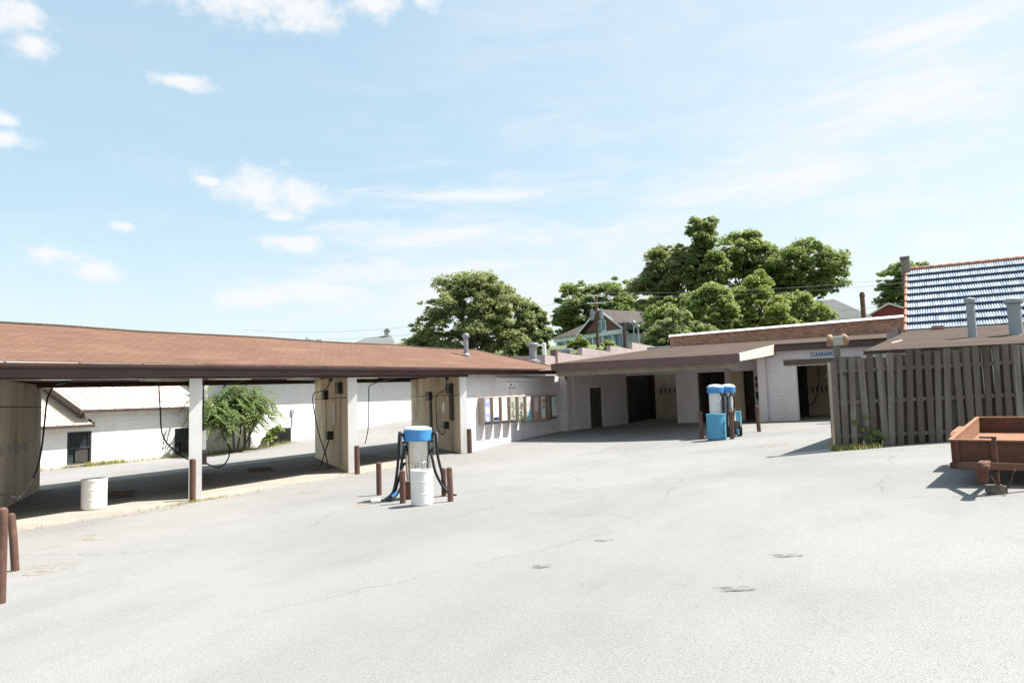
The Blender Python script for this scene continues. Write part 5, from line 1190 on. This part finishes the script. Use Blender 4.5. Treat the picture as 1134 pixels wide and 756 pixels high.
b = MB(); b.add([(-3.2, -.3, 4.0), (-.2, -.3, 5.62), (-.2, 8, 5.62), (-3.2, 8, 4.0), (2.9, -.3, 4.2)], [(0, 1, 2, 3)]); b.add([(-.2, -.3, 5.62), (2.9, -.3, 4.22), (2.9, 8, 4.22), (-.2, 8, 5.62)], [(0, 1, 2, 3)]); rr_ = b.build('roof', 'shingle_grey', h3)
b = MB(); b.bar((-3.2, -.33, 3.98), (-.2, -.33, 5.6), .05, .2); b.bar((2.9, -.33, 4.2), (-.2, -.33, 5.6), .05, .2); b.build('barge_board', 'white_trim', rr_)
b = MB(); b.box(-1.1, .6, -.06, -.005, 3.2, 3.95); b.build('window', 'white_trim', h3)
ck = thing('chimney_stack', 'slim red-brown chimney pipe rising between the grey and red roofs', 'chimney', (-2.3, 89.4, 7.0))
b = MB(); b.lathe([(.28, -1), (.26, 5.6), (.31, 5.62), (.31, 5.85), (.26, 5.87), (.26, 6.0)], (0, 0, 0), 16); b.build('pipe', 'shingle_wall', ck)
b = MB(); b.lathe([(.20, 5.9), (.25, 6.1), (.001, 6.22)], (0, 0, 0), 12); b.build('cap', 'fascia_maroon', ck)
h4 = thing('distant_house', 'far pale grey roof with a square cupola just above the long ridge', 'house', (-93.0, 107.6, .35), R(32))
b = MB(); b.box(-5, 5, 0, 8, -2, 12.6); b.build('wall', 'white_trim', h4)
b = MB(); b.add([(-6.5, -.6, 12.3), (5.6, -.6, 12.3), (4.2, 4, 15.6), (-1.2, 4, 15.0), (-6.5, 8.6, 12.3), (5.6, 8.6, 12.3)], [(0, 1, 2, 3), (0, 3, 4), (1, 5, 2), (5, 4, 3, 2)]); rf4 = b.build('roof', 'shingle_pale', h4)
b = MB(); b.box(2.9, 3.9, 3.4, 4.4, 14.6, 16.3); cu4 = b.build('cupola', 'pale_steeple', h4)
b = MB(); b.add([(2.7, 3.2, 16.31), (4.1, 3.2, 16.31), (4.1, 4.6, 16.31), (2.7, 4.6, 16.31), (3.4, 3.9, 17.1)], [(0, 1, 4), (1, 2, 4), (2, 3, 4), (3, 0, 4), (3, 2, 1, 0)]); b.build('cupola_roof', 'shingle_grey', cu4)
h5 = thing('distant_house', 'small pale house chimney showing at the left of the far roof', 'house', (-101.2, 101.4, .9), R(32))
b = MB(); b.box(-3, 3, 0, 6, -2, 10.5); b.add([(-3.2, -.2, 10.5), (3.2, -.2, 10.5), (3.2, 6.2, 10.5), (-3.2, 6.2, 10.5), (-3.2, 3, 12.4), (3.2, 3, 12.4)], [(0, 1, 5, 4), (2, 3, 4, 5), (1, 2, 5), (3, 0, 4)]); b.build('wall', 'white_trim', h5)
b = MB(); b.box(-.5, .5, 2.5, 3.5, 11.4, 13.9); b.box(-.62, .62, 2.38, 3.62, 13.9, 14.2); b.build('chimney', 'pale_steeple', h5)
an = thing('antenna', 'small dark roof antenna poking above the middle of the long ridge', 'antenna', (-19.4, 18.95, 3.9))
b = MB(); b.tube([(0, 0, 0), (0, 0, .93)], .012, 6); b.build('mast', 'iron', an)
b = MB(); b.tube([(-.12, -.16, .82), (.14, .18, .82)], .008, 6); b.tube([(-.05, -.07, .87), (.06, .08, .87)], .007, 6); b.build('arms', 'iron', an)

# ================================================================ POLES AND WIRES
pq = (-26.7, 67.1); pz = g(*pq)
up_ = thing('utility_pole', 'wooden utility pole with two crossarms and two grey transformers before the house', 'utility pole', (*pq, pz), R(28))
PT = 12.75 - pz
b = MB(); b.tube([(0, 0, -1), (0, 0, PT * .5), (0, 0, PT)], [.17, .155, .13], 12); b.build('pole', 'pole_wood', up_)
for z in (PT - .15, PT - .95):
    b = MB(); b.box(-1.0, 1.0, -.19, -.11, z - .05, z + .07); ca_ = b.build('crossarm', 'white_trim', up_)
    b = MB()
    for x in (-.9, -.5, .5, .9): b.lathe([(.03, 0), (.05, .05), (.03, .1), (.04, .14), (.001, .17)], (x, -.15, z + .07), 8)
    b.build('insulator', 'grey_paint', ca_)
for x in (-.48, .46):
    b = MB(); b.lathe([(.20, PT - 2.75), (.23, PT - 2.7), (.23, PT - 1.75), (.21, PT - 1.68), (.08, PT - 1.62), (.07, PT - 1.45), (.001, PT - 1.42)], (x, -.1, 0), 16); b.bar((x * .4, -.05, PT - 2.2), (x * .7, -.08, PT - 2.2), .06, .3); b.build('transformer', 'galv', up_)
for px_, py_, hh, lb in [(-20.2, 57.1, 8.35, 'dark cut-off wooden pole with a slanting guy wire right of the utility pole')]:
    s_ = thing('stub_pole', lb, 'pole', (px_, py_, g(px_, py_))); b = MB(); b.tube([(0, 0, -1), (0, 0, hh - g(px_, py_))], [.17, .15], 12); b.build('pole', 'wood_trim', s_)
    b = MB(); b.tube([(0, 0, hh - g(px_, py_) - .1), (-1.6, -.6, .8)], .02, 6); b.build('guy_wire', 'wire_pale', s_)
for px_, py_, hh, lb in [(-20.1, 59.4, 8.62, 'taller grey globe lamp post behind the canopy roof'), (-19.75, 59.55, 8.25, 'shorter grey globe lamp post beside the taller one')]:
    s_ = thing('globe_lamp', lb, 'lamp post', (px_, py_, g(px_, py_))); H_ = hh - g(px_, py_)
    b = MB(); b.lathe([(.09, -1), (.07, H_ - .3), (.10, H_ - .29), (.10, H_ - .22)], (0, 0, 0), 10); b.build('post', 'grey_paint', s_)
    b = MB(); b.lathe([(.001, -.23), (.12, -.19), (.2, -.08), (.21, .02), (.16, .14), (.08, .2), (.001, .21)], (0, 0, H_), 16); b.build('globe', 'galv', s_)
def wire(name, label, a_, c_, sag, r_=.018, mat='wire'):
    a_ = Vector(a_); c_ = Vector(c_); pts = [a_.lerp(c_, t_) - Vector((0, 0, sag * 4 * t_ * (1 - t_))) - a_ for t_ in np.linspace(0, 1, 24)]
    b = MB(); b.tube(pts, r_, 5); o = b.build(name, mat); o.location = a_; tag(o, label, 'wire', 'overhead wires')
wire('power_line', 'upper overhead wire running right from the pole across the trees', (-25.8, 66.6, 12.75), (16, 84, 14.2), 1.0, .015, 'wire_pale')
wire('power_line', 'second overhead wire running right just below the upper one', (-25.8, 66.6, 12.35), (16, 84, 13.7), 1.0, .015, 'wire_pale')
wire('power_line', 'lower overhead wire crossing the trees close above the brick parapet', (-20.2, 57.1, 8.2), (6, 72, 10.0), .5, .015, 'wire')
wire('power_line', 'upper wire running left from the pole across the wide domed tree', (-27.6, 67.5, 12.75), (-75, 62, 12.2), 1.6, .014, 'wire_pale')
wire('power_line', 'lower wire running left from the pole across the wide domed tree', (-27.6, 67.5, 11.95), (-75, 62, 11.2), 1.6, .014, 'wire_pale')
